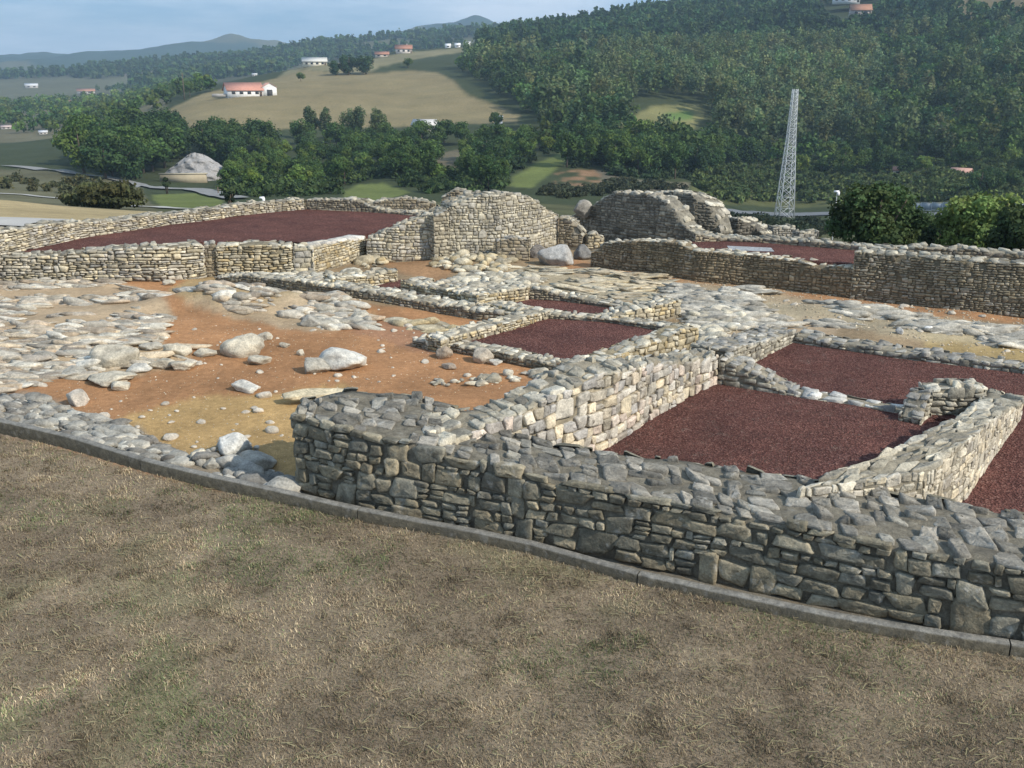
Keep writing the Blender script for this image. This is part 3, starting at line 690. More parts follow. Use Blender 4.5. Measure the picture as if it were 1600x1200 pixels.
wall_b('shaded end wall stepping down right of the tallest block',
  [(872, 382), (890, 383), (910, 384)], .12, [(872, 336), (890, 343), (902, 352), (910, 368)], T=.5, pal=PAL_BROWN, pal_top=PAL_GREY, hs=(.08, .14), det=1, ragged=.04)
wall_b('small pale stub of wall between the end wall and the apse',
  [(918, 386), (944, 386)], .1, [(918, 368), (930, 362), (944, 372)], T=.4, pal=PAL_YEL, pal_top=PAL_TOPY, hs=(.08, .14), det=1)
wall_t('dark wall fragment rising behind the crest of the tallest block',
  [(690, 308, 1.23), (710, 294, 1.49), (747, 303, 1.33), (770, 312, 1.17)], -.3, T=.6, pal=PAL_BROWN, pal_top=PAL_GREY, hs=(.08, .14), det=1, ragged=.05)
# --- right terrace
ZR = .68
wall_b('big dark curved apse wall with a high broken crest',
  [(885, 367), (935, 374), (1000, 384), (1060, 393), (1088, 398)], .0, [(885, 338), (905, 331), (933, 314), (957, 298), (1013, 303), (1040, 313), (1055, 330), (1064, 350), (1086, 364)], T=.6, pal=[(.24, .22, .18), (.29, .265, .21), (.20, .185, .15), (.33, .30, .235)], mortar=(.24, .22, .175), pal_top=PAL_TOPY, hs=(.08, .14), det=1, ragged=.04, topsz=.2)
wall_t('second dark arched wall fragment behind the apse',
  [(1005, 303, 1.1), (1047, 298, 1.31), (1087, 303, 1.28), (1113, 323, .93), (1123, 345, .53), (1126, 362, .24)], -1.5, T=.6, pal=[(.24, .22, .18), (.29, .265, .21), (.20, .185, .15)], mortar=(.24, .22, .175), pal_top=PAL_TOPY, hs=(.09, .15), det=1, ragged=.04, topsz=.2)
wall_t('low dark sloping wall remnant right of the arched fragment',
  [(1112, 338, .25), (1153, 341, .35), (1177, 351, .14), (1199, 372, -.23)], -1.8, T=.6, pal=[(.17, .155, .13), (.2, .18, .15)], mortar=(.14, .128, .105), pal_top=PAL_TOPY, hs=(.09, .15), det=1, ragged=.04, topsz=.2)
for lab, a, b in (('left one of two weathered wall stubs below the lattice pylon', (1209, 1243), (354, 350)), ('right one of two weathered wall stubs below the lattice pylon', (1249, 1280), (362, 356))):
    wall_t(lab, [(a[0], b[0] + 1, -.02), (a[1], b[0] - 1, 0.0)], -1.4, T=.45, pal=[(.34, .32, .28), (.40, .38, .33)], pal_top=PAL_GREY, hs=(.09, .15), det=1, ragged=.04, topsz=.2, name='wall_stub', cat='ruin')
wall_b('long thin back wall of the right gravel terrace running out of the picture',
  [(1086, 378), (1133, 377), (1200, 380), (1333, 391), (1450, 399), (1600, 408), (1900, 430)], ZR, [(1086, 364), (1133, 370), (1200, 373), (1299, 378), (1333, 384), (1499, 388), (1600, 396), (1900, 415)], T=.5, pal=PAL_BROWN, pal_top=PAL_GREY, hs=(.08, .14), det=1, ragged=.035, topsz=.2)
wall_b('brown retaining wall of the right gravel terrace with a humped pale top',
  [(922, 414), (1030, 430), (1087, 438), (1167, 445), (1257, 455), (1330, 464)], .05,
  [(922, 395), (943, 378), (1000, 374), (1060, 378), (1077, 388), (1133, 394), (1200, 400), (1262, 409), (1270, 414), (1330, 416)], T=.45, side=(.3, 1), pal=[(.30, .235, .15), (.26, .205, .135), (.34, .27, .175)], mortar=(.24, .19, .12), pal_top=PAL_TOPY, hs=(.06, .11), det=1, ragged=.03, topsz=.18)
wall_b('jutting brown wall of small courses along the right edge of the dig',
  [(1327, 466), (1399, 473), (1499, 485), (1600, 494), (1900, 522)], .03,
  [(1331, 393), (1350, 391), (1383, 396), (1449, 400), (1600, 411), (1900, 432)], T=.55, side=(.3, 1), pal=[(.30, .255, .17), (.34, .29, .2), (.26, .22, .155), (.38, .34, .26)], mortar=(.2, .17, .115), pal_top=PAL_GREY, hs=(.05, .10), det=1, ragged=.03, topsz=.18, aspect=2.1)
# ------------------------------------------------------------------ gravel floors
def sheet(name, pts, z, label, step=.25):
    poly = [tuple(P(x, y, z)[:2]) for x, y in pts]
    mb = MB(); xs = [p[0] for p in poly]; ys = [p[1] for p in poly]
    import bmesh
    bm = bmesh.new(); vs = [bm.verts.new((p[0], p[1], z)) for p in poly]; f = bm.faces.new(vs)
    bm.normal_update()
    if f.normal.z < 0: f.normal_flip()
    # skirt
    r = bmesh.ops.extrude_edge_only(bm, edges=list(bm.edges)); 
    for v in r['geom']:
        if isinstance(v, bmesh.types.BMVert): v.co.z -= (z + .2)
    me = bpy.data.meshes.new(name); bm.to_mesh(me); bm.free(); me.materials.append(M_GRAVEL)
    o = bpy.data.objects.new(name, me); C.objects.link(o); struct(o, label); return o
sheet('gravel_floor', [(820, 740), (1100, 585), (1445, 648), (1470, 660), (1560, 700), (1330, 800), (1100, 760)], ZG, 'dark red gravel floor of the nearest room')
sheet('gravel_floor', [(1128, 596), (1245, 524), (1820, 606), (1820, 700), (1590, 660), (1425, 652)], ZG + .004, 'dark red gravel floor of the room behind the low strip')
sheet('gravel_floor', [(1470, 800), (1600, 640), (1900, 700), (1900, 900), (1500, 830)], ZG + .008, 'dark red gravel beyond the thick pale wall')
sheet('gravel_floor', [(704, 529), (777, 503), (835, 492), (1040, 513), (1035, 528), (925, 568), (885, 568), (833, 556), (767, 540)], .09, 'dark red gravel floor of the middle room')
sheet('gravel_floor', [(790, 478), (825, 465), (880, 466), (975, 480), (965, 495), (900, 489), (835, 484)], .10, 'dark red gravel in the narrow strip')
sheet('gravel_floor', [(588, 446), (628, 436), (740, 457), (715, 468), (665, 462)], .10, 'dark red gravel of the smallest patch')
sheet('gravel_floor', [(0, 398), (67, 396), (130, 390), (187, 385), (293, 379), (433, 375), (492, 381), (570, 367), (600, 357), (650, 341), (668, 334), (575, 327), (476, 323), (400, 330), (267, 347), (133, 366), (30, 388)], ZP, 'long red gravel terrace on the upper left')
sheet('gravel_floor', [(1060, 377), (1086, 374), (1200, 377), (1333, 388), (1600, 405), (1900, 427), (1900, 430), (1600, 409), (1345, 392), (1330, 412), (1262, 407), (1200, 398), (1133, 392), (1080, 386)], ZR, 'red gravel terrace on the right')
def sheet2(name, pts, z, mat, label, c=None):
    V = np.array([P(x, y, z) for x, y in pts]); n = len(V)
    cen = V.mean(0); V = np.vstack([V, cen])
    a = [[i, (i + 1) % n, n] for i in range(n)]
    o = mesh_np(name, V, np.array(a), mat, np.tile(c or (.4, .4, .4), (n + 1, 1)), smooth=False); struct(o, label); return o
sheet2('paving_slab', [(1136, 384), (1205, 387), (1210, 393), (1140, 391)], ZR + .006, M_CONC, 'grey smooth patch in the gravel of the right terrace', (.36, .37, .38))
# ------------------------------------------------------------------ kerb
def strip_mesh(name, line, prof, mat, c, step=None):
    p = Poly(line); n = max(2, int(p.L / .25)); u = np.linspace(0, p.L, n); q = p.at(u); nr = p.nrm(u, .3)
    rows = [np.c_[q - nr * w, np.full(n, h)] for w, h in prof]
    G = np.stack(rows, 1); m = len(prof); ii = np.arange(n * m).reshape(n, m)
    Fq = np.stack([ii[:-1, :-1], ii[1:, :-1], ii[1:, 1:], ii[:-1, 1:]], -1).reshape(-1, 4)
    return G.reshape(-1, 3), Fq
kp = Poly(CURB); KL = 3.0; k = 0; u = 0.0
kerb = MB(); joints = []
while u < kp.L:
    e = min(u + KL, kp.L); us = np.linspace(u + .006, e - .006, 12); q = kp.at(us); nr = kp.nrm(us, .5)
    nr = np.where((nr[:, 1] > 0)[:, None], -nr, nr)       # towards the lawn
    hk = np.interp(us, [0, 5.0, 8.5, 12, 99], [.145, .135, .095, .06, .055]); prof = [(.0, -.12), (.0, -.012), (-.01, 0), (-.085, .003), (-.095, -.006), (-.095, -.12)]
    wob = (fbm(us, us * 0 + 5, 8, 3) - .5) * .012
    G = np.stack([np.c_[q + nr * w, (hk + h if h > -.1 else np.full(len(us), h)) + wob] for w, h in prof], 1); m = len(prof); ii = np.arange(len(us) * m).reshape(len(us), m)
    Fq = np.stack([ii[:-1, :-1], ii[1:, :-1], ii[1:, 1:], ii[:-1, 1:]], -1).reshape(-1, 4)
    kerb.add(G.reshape(-1, 3), Fq, np.tile(np.array([(.10, .085, .055), (.135, .12, .09), (.24, .23, .205), (.25, .24, .215), (.2, .19, .17), (.12, .11, .09)]), (len(us), 1)) * random.uniform(.92, 1.08))  # lawn-side face painted darker, top paler: side shade put into the vertex colour
    for r_ in (0, len(us) - 1):
        kerb.add(G[r_], np.array([[0, 1, 4, 5], [1, 2, 3, 4]]), (.2, .19, .16))
    u = e
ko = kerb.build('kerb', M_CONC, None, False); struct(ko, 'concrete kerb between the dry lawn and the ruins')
# grout strip behind the kerb at the wall foot
# ------------------------------------------------------------------ rocks
def ico(sub):
    import bmesh
    bm = bmesh.new(); bmesh.ops.create_icosphere(bm, subdivisions=sub, radius=1.0)
    V = np.array([v.co[:] for v in bm.verts]); F = np.array([[v.index for v in f.verts] for f in bm.faces]); bm.free(); return V, F
ICO = {s: ico(s) for s in (1, 2, 3, 4)}
def rock_shape(sub, rng, planes=16, soft=26, rough=.05):
    V, F = ICO[sub]; N = rng.normal(size=(planes, 3)); N /= np.linalg.norm(N, axis=1, keepdims=True); D = rng.uniform(.72, 1.0, planes)
    dots = np.clip(V @ N.T, .02, None) / D
    r = 1 / (np.sum(dots ** soft, 1) ** (1 / soft))
    r = np.clip(r, .4, 1.25)
    nz = fbm(V[:, 0] * 2.5 + 9 + rng.rand() * 50, V[:, 1] * 2.5 + V[:, 2] * 3.1 + 7, rng.randint(999), 4) - .5
    return V * (r * (1 + nz * rough * 4))[:, None], F
def add_rock(mb, pos, size, rz, rng, col, sub=2, tilt=.15, planes=14, rough=.06):
    V, F = rock_shape(sub, rng, planes, 60, rough=rough)
    V = V * np.array(size)
    E = Matrix.Rotation(rz, 3, 'Z') @ Matrix.Rotation(rng.uniform(-tilt, tilt), 3, 'X') @ Matrix.Rotation(rng.uniform(-tilt, tilt), 3, 'Y')
    V = V @ np.array(E).T + np.array(pos)
    mb.add(V, F, col)
def boulder(x, y, w, h, label, col=(.55, .52, .45), depth=1.0, rz=0, z=None, sub=4, seed=0, name='boulder', cat='rock', group=None, sink=.25, planes=14, rough=.05):
    """x,y picture position of the foot, w,h its size there"""
    zz = z if z is not None else 0
    for _ in range(4):
        p = P(x, y, zz)
        if z is None: zz = float(ground_h(np.array([p[0]]), np.array([p[1]]))[0])
    dist = np.linalg.norm(p - CAM); sx = w / FPX * dist / 2 * .92; sz = h / FPX * dist / 2 * .92
    rng = np.random.RandomState(seed + int(x * 7 + y)); mb = MB()
    V, F = rock_shape(sub, rng, planes, rough=rough); V = V * np.array([sx, sx * depth * .8, sz * (1 + sink)])
    m = Matrix.Rotation(rz, 3, 'Z') @ Matrix.Rotation(rng.uniform(-.1, .1), 3, 'Y'); V = V @ np.array(m).T
    V[:, 2] += sz * (1 - sink)
    cc = np.tile(np.array(col), (len(V), 1)); mb.add(V, F, cc)
    o = mb.build(name, M_ROCK, None, True); o.location = (p[0], p[1] + sx * depth * .5, zz); tag(o, label, cat, group); return o
PALE = (.54, .49, .39); GRY = (.38, .36, .31)
BL = [
 (376, 556, 62, 32, 'lumpy pale boulder with a split top at the edge of the bedrock', PALE), (404, 570, 32, 16, 'rounded pale stone touching the lumpy split boulder', PALE),
 (535, 579, 72, 34, 'large white-topped boulder alone on the orange soil', (.62, .6, .54)), (490, 584, 42, 24, 'grey slanting slab leaning on the large white-topped boulder', GRY),
 (381, 613, 44, 15, 'white oblong stone alone low on the ochre soil', (.62, .6, .54)), (118, 634, 32, 26, 'pointed pinkish stone near the kerbside rubble', (.55, .5, .43)),
 (178, 572, 68, 34, 'big smooth pale boulder on the left bedrock', PALE), (214, 582, 34, 12, 'flat white stone just right of the smooth pale boulder', (.6, .58, .52)),
 (165, 601, 78, 15, 'long flat pale slab lying on the left soil', PALE), (186, 611, 36, 12, 'small flat stone under the long pale slab', PALE),
 (270, 556, 42, 18, 'cracked pale stone at the right rim of the left bedrock', PALE), (253, 577, 36, 16, 'squat pale stone of the rim cluster', PALE),
 (284, 579, 40, 14, 'low wedge-shaped stone beside the rim cluster', PALE), (316, 558, 34, 13, 'flat buff stone between bedrock and lumpy boulder', PALE),
 (110, 590, 36, 14, 'low grey-buff stone on the left bedrock', GRY), (358, 712, 52, 30, 'white angular boulder near the corner of the foreground wall', (.6, .59, .55)),
 (400, 742, 58, 36, 'grey angular boulder behind the kerb beside the wall corner', GRY), (312, 722, 28, 18, 'buff stone behind the kerb, left of the white angular boulder', PALE),
 (330, 733, 26, 14, 'small grey stone touching the kerb', GRY), (692, 560, 28, 17, 'brown leaning stone before the middle front wall', (.4, .32, .24)),
 (752, 568, 34, 22, 'brown-grey rounded stone before the middle room', (.42, .37, .3)), (775, 571, 22, 10, 'small white stone beside the brown-grey rounded stone', (.6, .57, .5)),
 (487, 510, 36, 17, 'grey boulder on the central rocky ridge', GRY), (412, 531, 27, 11, 'buff stone on soil under the central ridge', PALE),
 (443, 543, 16, 8, 'small buff stone between ridge and large white-topped boulder', PALE), (871, 416, 58, 32, 'large round grey boulder before the tallest ruin', (.43, .42, .40)),
 (841, 403, 28, 20, 'dark slanting block left of the large round grey boulder', (.24, .22, .2)), (912, 406, 36, 22, 'dark slabby block right of the large round grey boulder', (.2, .195, .185)),
 (1452, 517, 15, 7, 'bright white stone on the right bedrock', (.7, .69, .66)), (1406, 521, 11, 9, 'small upright white stone on the right bedrock', (.7, .69, .66)),
 (233, 548, 30, 12, 'weathered grey stone on the left bedrock crest', GRY), (470, 556, 12, 9, 'tiny pale stone left of the large white-topped boulder', PALE),
 (702, 577, 22, 10, 'little brown stone lying before the cream wall', (.36, .3, .24)), (315, 448, 16, 7, 'pale stone at the foot of the brown pier', PALE), (262, 446, 22, 7, 'flat pale stone at the foot of the terrace wall', PALE)]
for i, b in enumerate(BL): boulder(*b[:5], col=b[5], seed=i * 13, rz=random.uniform(-.3, .3))
boulder(911, 334, 28, 19, 'round grey boulder perched on the low wall left of the apse', (.36, .34, .3), z=.74, sink=.4)
boulder(488, 622, 90, 12, 'long thin yellowish slab lying beside the corner of the foreground wall', (.6, .52, .36), depth=.5, rz=.35, z=.05)
# small loose stones on the soil
small = []
rng = np.random.RandomState(5)
srck = []
for k in range(6):
    V, F = rock_shape(2, rng, 10); o = mesh_np('loose_stone', V * .5, F, M_ROCK, np.tile((.56, .5, .41), (len(V), 1))); srck.append(o)
zones = [([(300, 500), (640, 500), (880, 580), (650, 600), (450, 610), (440, 690), (300, 700), (130, 650), (60, 640), (300, 590)], 80, 'small pale stones scattered on the orange soil', 'small pale stone lying loose on the orange soil'),
         ([(930, 425), (1320, 470), (1600, 500), (1600, 560), (1250, 500), (1100, 540), (1060, 470)], 70, 'small stones scattered round the right bedrock', 'small buff stone lying loose by the right bedrock'),
         ([(560, 480), (640, 505), (740, 515), (640, 530), (540, 500)], 24, 'stones on the brown strip', 'small stone on the brown strip behind the middle room')]
used = 0
for poly, n, grp, lab in zones:
    c = 0; xs = [p[0] for p in poly]; ys = [p[1] for p in poly]
    while c < n:
        x = rng.uniform(min(xs), max(xs)); y = rng.uniform(min(ys), max(ys))
        if not inpoly(np.array([x]), np.array([y]), poly)[0]: continue
        p = P(x, y, 0); z = float(ground_h(np.array([p[0]]), np.array([p[1]]))[0]); 
        o = srck[used] if used < 6 else srck[rng.randint(6)].copy()
        if used >= 6: C.objects.link(o)
        used += 1; s = .022 + .075 * rng.rand() ** 3
        o.location = (p[0], p[1], z + s * .12); o.scale = (s * 2 * rng.uniform(.8, 1.5), s * 2, s * 2 * rng.uniform(.4, .7)); o.rotation_euler = (rng.uniform(-.2, .2), rng.uniform(-.2, .2), rng.uniform(0, 6.28))
        tag(o, lab, 'stone', grp); c += 1
# outcrops: many bedded slabs sunk in the mound, one object per outcrop
def outcrop(poly, n, label, dirang, size=(.5, .22, .07), pal=None, seed=1, name='rock_outcrop', lift=.0, sub=2, jitter=.16, thr=.40):
    rng = np.random.RandomState(seed); mb = MB(); xs = [p[0] for p in poly]; ys = [p[1] for p in poly]; c = 0
    pl = [P(x, y, 0)[:2] for x, y in poly]; X0 = min(p[0] for p in pl); X1 = max(p[0] for p in pl); Y0 = min(p[1] for p in pl); Y1 = max(p[1] for p in pl)
    pal = pal or [(.56, .52, .43), (.42, .39, .33), (.66, .62, .53), (.36, .31, .25), (.52, .43, .31), (.44, .34, .24)]
    tries = 0
    while c < n and tries < n * 60:
        tries += 1
        X = rng.uniform(X0, X1); Y = rng.uniform(Y0, Y1)
        if not inpoly(np.array([X]), np.array([Y]), pl)[0]: continue
        if fbm(X / 1.1, Y / 1.1, seed, 3) < thr + .1 * rng.rand(): continue
        z = float(ground_h(np.array([X]), np.array([Y]))[0]); s = .3 + 1.5 * rng.rand() ** 2.2
        sz = (size[0] * s * rng.uniform(.6, 1.5), size[1] * s * rng.uniform(.6, 1.4), size[2] * s * rng.uniform(.6, 1.6))
        colr = pick_cols(1, pal, rng)[0]
        add_rock(mb, (X, Y, z + lift + sz[2] * rng.uniform(-.3, .45)), sz, dirang + rng.normal() * jitter, rng, colr, sub, .2, 8, .05); c += 1
    o = mb.build(name, M_ROCK, None, False); tag(o, label, 'rock'); return o
outcrop([(-420, 430), (60, 440), (190, 440), (262, 470), (272, 505), (235, 525), (300, 562), (180, 600), (90, 590), (0, 612), (-420, 640)], 6200, 'wide bedded limestone outcrop on the left below the terrace wall', -.12, (.20, .06, .034), seed=3, thr=.43)
outcrop([(280, 475), (330, 458), (470, 458), (560, 492), (590, 515), (520, 520), (440, 500), (370, 500), (330, 490)], 700, 'crumbling grey rocky ridge in the middle of the orange soil', -.3, (.17, .075, .04), seed=4, thr=.3)
outcrop([(1050, 448), (1200, 464), (1330, 488), (1500, 508), (1610, 524), (1610, 546), (1450, 534), (1290, 511), (1130, 517), (1060, 500)], 2600, 'pale bedrock shelf crossing the right side of the dig', -.25, (.19, .055, .03), seed=5, thr=.45, pal=[(.50, .46, .38), (.42, .39, .33), (.56, .52, .44), (.36, .34, .29)])
outcrop([(800, 418), (1000, 430), (1060, 445), (1060, 478), (950, 470), (800, 440)], 700, 'flat yellowish bedrock behind the small gravel rooms', -.2, (.26, .08, .02), seed=6, thr=.47, pal=[(.50, .42, .28), (.46, .39, .28), (.54, .48, .36)])
outcrop([(-260, 590), (0, 620), (60, 622), (130, 650), (215, 672), (250, 695), (290, 722), (240, 722), (110, 690), (0, 662), (-260, 620)], 1300, 'grey flaggy rubble strip lying behind the left stretch of kerb', -.5, (.12, .055, .03), seed=7, pal=[(.40, .38, .33), (.30, .28, .24), (.50, .47, .40), (.24, .22, .19)], name='rubble_strip', lift=.015, thr=.15)
outcrop([(300, 722), (350, 700), (400, 700), (440, 735), (480, 770), (430, 765), (330, 745)], 46, 'heap of grey stones and mortar at the left foot of the foreground wall', -.3, (.13, .10, .06), seed=8, thr=.15, pal=PAL_TOP, name='rubble_heap', lift=.03)
outcrop([(670, 400), (740, 392), (800, 402), (795, 425), (720, 425), (672, 418)], 420, 'cream rubble heap at the foot of the tallest block', -.1, (.09, .06, .05), seed=9, thr=-1, pal=PAL_YEL, name='rubble_heap', lift=.03)
outcrop([(560, 400), (610, 392), (612, 412), (570, 420)], 40, 'small cream rubble heap under the threshold slab', -.1, (.12, .09, .06), seed=10, thr=.15, pal=PAL_YEL, name='rubble_heap', lift=.04)
outcrop([(690, 440), (745, 425), (800, 430), (860, 440), (820, 452), (740, 452)], 420, 'loose yellow rubble between the heap and the small rooms', -.2, (.10, .06, .04), seed=11, thr=.15, pal=PAL_TOPY, name='rubble_heap', lift=.02)
outcrop([(420, 430), (560, 425), (600, 440), (560, 450), (470, 440)], 240, 'cream rubble behind the long dark-faced wall', -.3, (.13, .08, .045), seed=12, thr=.15, pal=PAL_TOPY, name='rubble_heap', lift=.04)
outcrop([(1080, 500), (1130, 490), (1180, 500), (1120, 530), (1090, 540)], 260, 'pale stones beside the yellow block-ended wall', -.2, (.09, .06, .035), seed=13, thr=.15, pal=PAL_TOPY, name='rubble_heap', lift=.02)
outcrop([(650, 600), (760, 585), (860, 575), (850, 590), (720, 606)], 46, 'small rubble along the outer foot of the tall cream wall', .3, (.07, .05, .035), seed=14, thr=-1, pal=PAL_TOPY, name='rubble_heap', lift=.02)
outcrop([(590, 500), (720, 510), (760, 525), (650, 530)], 40, 'low stones joining the rocky ridge to the middle room', -.3, (.2, .1, .05), seed=15, thr=.15, pal=PAL_YEL, name='rubble_heap', lift=.0)
# grit
def grit(poly, n, smin, smax, label, pal, name='grit', z=None, seed=1):
    rng = np.random.RandomState(seed); pl = [P(x, y, z or 0)[:2] for x, y in poly]; a = np.array(pl)
    X = rng.uniform(a[:, 0].min(), a[:, 0].max(), n * 3); Y = rng.uniform(a[:, 1].min(), a[:, 1].max(), n * 3)
    k = inpoly(X, Y, pl); X = X[k][:n]; Y = Y[k][:n]; n = len(X)
    Z = ground_h(X, Y) if z is None else np.full(n, z); s = smin + (smax - smin) * rng.rand(n) ** 3
    O = np.array([[1, 0, 0], [-1, 0, 0], [0, 1, 0], [0, -1, 0], [0, 0, .7], [0, 0, -.7]]); F = np.array([[0, 2, 4], [2, 1, 4], [1, 3, 4], [3, 0, 4], [2, 0, 5], [1, 2, 5], [3, 1, 5], [0, 3, 5]])
    V = O[None] * s[:, None, None] * rng.uniform(.6, 1.3, (n, 6, 1)); th = rng.uniform(0, 6.28, n); c, sn = np.cos(th)[:, None], np.sin(th)[:, None]
    V = np.stack([V[..., 0] * c - V[..., 1] * sn, V[..., 0] * sn + V[..., 1] * c, V[..., 2]], -1) + np.stack([X, Y, Z], -1)[:, None]
    cc = np.repeat(pick_cols(n, pal, rng, .3)[:, None], 6, 1)
    o = mesh_np(name, V.reshape(-1, 3), (F[None] + (np.arange(n) * 6)[:, None, None]).reshape(-1, 3), M_ROCK, cc.reshape(-1, 3), smooth=False)
    tag(o, label, 'grit', kind='stuff')
grit([(40, 640), (300, 480), (900, 560), (900, 600), (460, 640), (470, 760), (300, 730)], 3000, .005, .016, 'fine pale grit strewn over the orange soil', [(.55, .45, .3), (.5, .36, .22), (.6, .55, .45)], seed=2)
grit([(930, 420), (1330, 465), (1650, 500), (1650, 570), (1250, 510), (1100, 540), (1000, 470)], 3000, .01, .04, 'fine pale grit around the right bedrock', [(.55, .48, .36), (.48, .38, .26)], seed=3)
GPAL = [(.11, .05, .041), (.14, .066, .054), (.078, .036, .03), (.2, .11, .09)]
grit([(880, 720), (1118, 600), (1440, 650), (1255, 735)], 22000, .005, .013, 'loose dark red lapilli over the nearest gravel room', GPAL, 'loose_gravel', ZG, 4)
grit([(1230, 600), (1200, 562), (1250, 538), (1600, 588), (1600, 630), (1450, 640)], 14000, .006, .014, 'loose dark red lapilli over the second gravel room', GPAL, 'loose_gravel', ZG + .004, 5)
# ------------------------------------------------------------------ lawn blades
def blades(n, poly_r, label):
    rng = np.random.RandomState(9)
    az = rng.uniform(-.72, .72, n * 2); r = 3.6 + (13 - 3.6) * rng.rand(n * 2) ** 1.25
    X = r * np.sin(az); Y = r * np.cos(az); k = curb_side(X, Y) > .01; X = X[k][:n]; Y = Y[k][:n]; n = len(X)
    nt_ = 1500; ti = rng.randint(0, n, nt_); tuft = rng.rand(n) < .22; wh = ti[rng.randint(0, nt_, n)]; X0, Y0 = X.copy(), Y.copy()
    sz_ = rng.uniform(.02, .09, n); X = np.where(tuft, X0[wh] + rng.normal(size=n) * sz_, X); Y = np.where(tuft, Y0[wh] + rng.normal(size=n) * sz_, Y)
    Z = ground_h(X, Y); dist = np.hypot(X, Y)
    L = rng.uniform(.010, .036, n) * (1 + .04 * dist); w = rng.uniform(.0010, .0021, n) * (1 + .12 * dist)
    L = np.where(tuft, L * 1.2, L); flat = (rng.rand(n) < .55) & ~tuft; el = np.where(flat, rng.uniform(.05, .35, n), rng.uniform(.5, 1.3, n)); th = rng.uniform(0, 6.28, n) + .0
    long_ = rng.rand(n) < .004; L = np.where(long_, L * 3.2, L); w = np.where(long_, w * 1.3, w); el = np.where(long_, .06, el); th = np.where(long_, rng.normal(0.25, .5, n), th)
    d = np.stack([np.cos(th) * np.cos(el), np.sin(th) * np.cos(el), np.sin(el)], -1); s = np.stack([-np.sin(th), np.cos(th), np.zeros(n)], -1)
    base = np.stack([X, Y, Z - .002 + np.where(long_, .02, 0)], -1)
    bend = np.stack([rng.normal(0, .12, n), rng.normal(0, .12, n), -.15 * np.ones(n)], -1)
    V = np.stack([base - s * w[:, None], base + s * w[:, None], base + d * (L * .55)[:, None] + s * (w * .8)[:, None], base + d * (L * .55)[:, None] - s * (w * .8)[:, None], base + (d + bend) * L[:, None]], 1)
    pal = np.array([(.30, .225, .145), (.40, .31, .195), (.24, .175, .115), (.19, .135, .09), (.27, .21, .125)])
    g = fbm(X / .7, Y / .7, 61, 3); g2 = fbm(X / 2.2, Y / 2.2, 63, 3); dk = fbm(X / .6, Y / .6, 62, 4)
    c = pal[rng.randint(0, 5, n)] * rng.uniform(.75, 1.25, (n, 1))
    gp = rng.rand(n) < np.clip((g - .5) * 2.2 + (g2 - .5) * 1.5, .04, .6)
    c = np.where(gp[:, None], np.array((.17, .185, .085)) * rng.uniform(.7, 1.3, (n, 1)), c)
    c = c * (1.3 - .28 * sstep(.45, .7, dk))[:, None]
    # pale brighter straw where hay lies
    hy = fbm(X / 1.1, Y / .8, 64, 3); c = c * (1 + .35 * sstep(.55, .7, hy))[:, None]; c = c * (.45 + 1.1 * fbm(X / .2, Y / .2, 65, 4))[:, None] * (.7 + .6 * fbm(X / .9, Y / .9, 66, 3))[:, None] * np.array((.99, .97, 1.0)); c = np.where(tuft[:, None], c * (.75 + .5 * ((wh % 7) / 6.0))[:, None], c)
    c = np.where(long_[:, None], np.array((.44, .36, .2)) * rng.uniform(.8, 1.1, (n, 1)), c)
    b = (np.arange(n) * 5)[:, None]
    o = mesh_np('dry_grass', V.reshape(-1, 3), [b + np.array([[0, 1, 2, 3]]), b + np.array([[3, 2, 4]])], M_BLADE, np.repeat(c[:, None], 5, 1).reshape(-1, 3), smooth=False)
    tag(o, label, 'grass', kind='stuff')
blades(520000, None, 'short dry brown grass and straw of the foreground lawn')
# ------------------------------------------------------------------ trees
def crown_np(rng, n, rx, rz, clumps, leaf, base, shape='round', var=.25, flat=.5):
    """leaf clumps through a crown volume; centre at z=0"""
    cs = []
    while len(cs) < clumps:
        p = rng.uniform(-1, 1, 3); q = np.linalg.norm(p)
        if q > 1 or q < .25: continue
        if shape == 'tall': w = 1 - .3 * max(p[2], 0); p[0] *= w; p[1] *= w
        if shape == 'cone': w = (1 - p[2]) / 2 * 1.1 + .1; p[0] *= w; p[1] *= w
        cs.append(p * .78)
    cs = np.array(cs); cr = rng.uniform(.26, .44, clumps) * (20 / clumps) ** .25
    k = rng.randint(0, clumps, n); d = rng.normal(size=(n, 3)); d /= np.linalg.norm(d, axis=1, keepdims=True)
    rad = rng.uniform(.55, 1.08, n)
    pos = (cs[k] + d * (cr[k] * rad)[:, None]) * np.array([rx, rx, rz])
    nrm = d * .9 + rng.normal(size=(n, 3)) * .55 + np.array([0, 0, .25]); nrm /= np.linalg.norm(nrm, axis=1, keepdims=True)
    t = np.cross(nrm, rng.normal(size=(n, 3))); t /= np.linalg.norm(t, axis=1, keepdims=True); b = np.cross(nrm, t)
    s = leaf * rng.uniform(.6, 1.4, n)
    V = np.stack([pos - t * s[:, None], pos - b * (s * .7)[:, None], pos + t * s[:, None], pos + b * (s * .7)[:, None]], 1)
    cb = rng.uniform(1 - var, 1 + var, clumps); hue = rng.uniform(-1, 1, clumps) * .12
    c = np.array(base)[None] * cb[k][:, None] * rng.uniform(.75, 1.3, (n, 1)); c[:, 0] *= 1 + hue[k]; c[:, 2] *= 1 - hue[k] * .5
    return V, c
def quadsF(n): return (np.arange(n * 4).reshape(n, 4))
G_OAK = (.082, .13, .036); G_DARK = (.053, .092, .032); G_EUC = (.13, .165, .07); G_LIGHT = (.135, .19, .046); G_OLIVE = (.12, .13, .05)
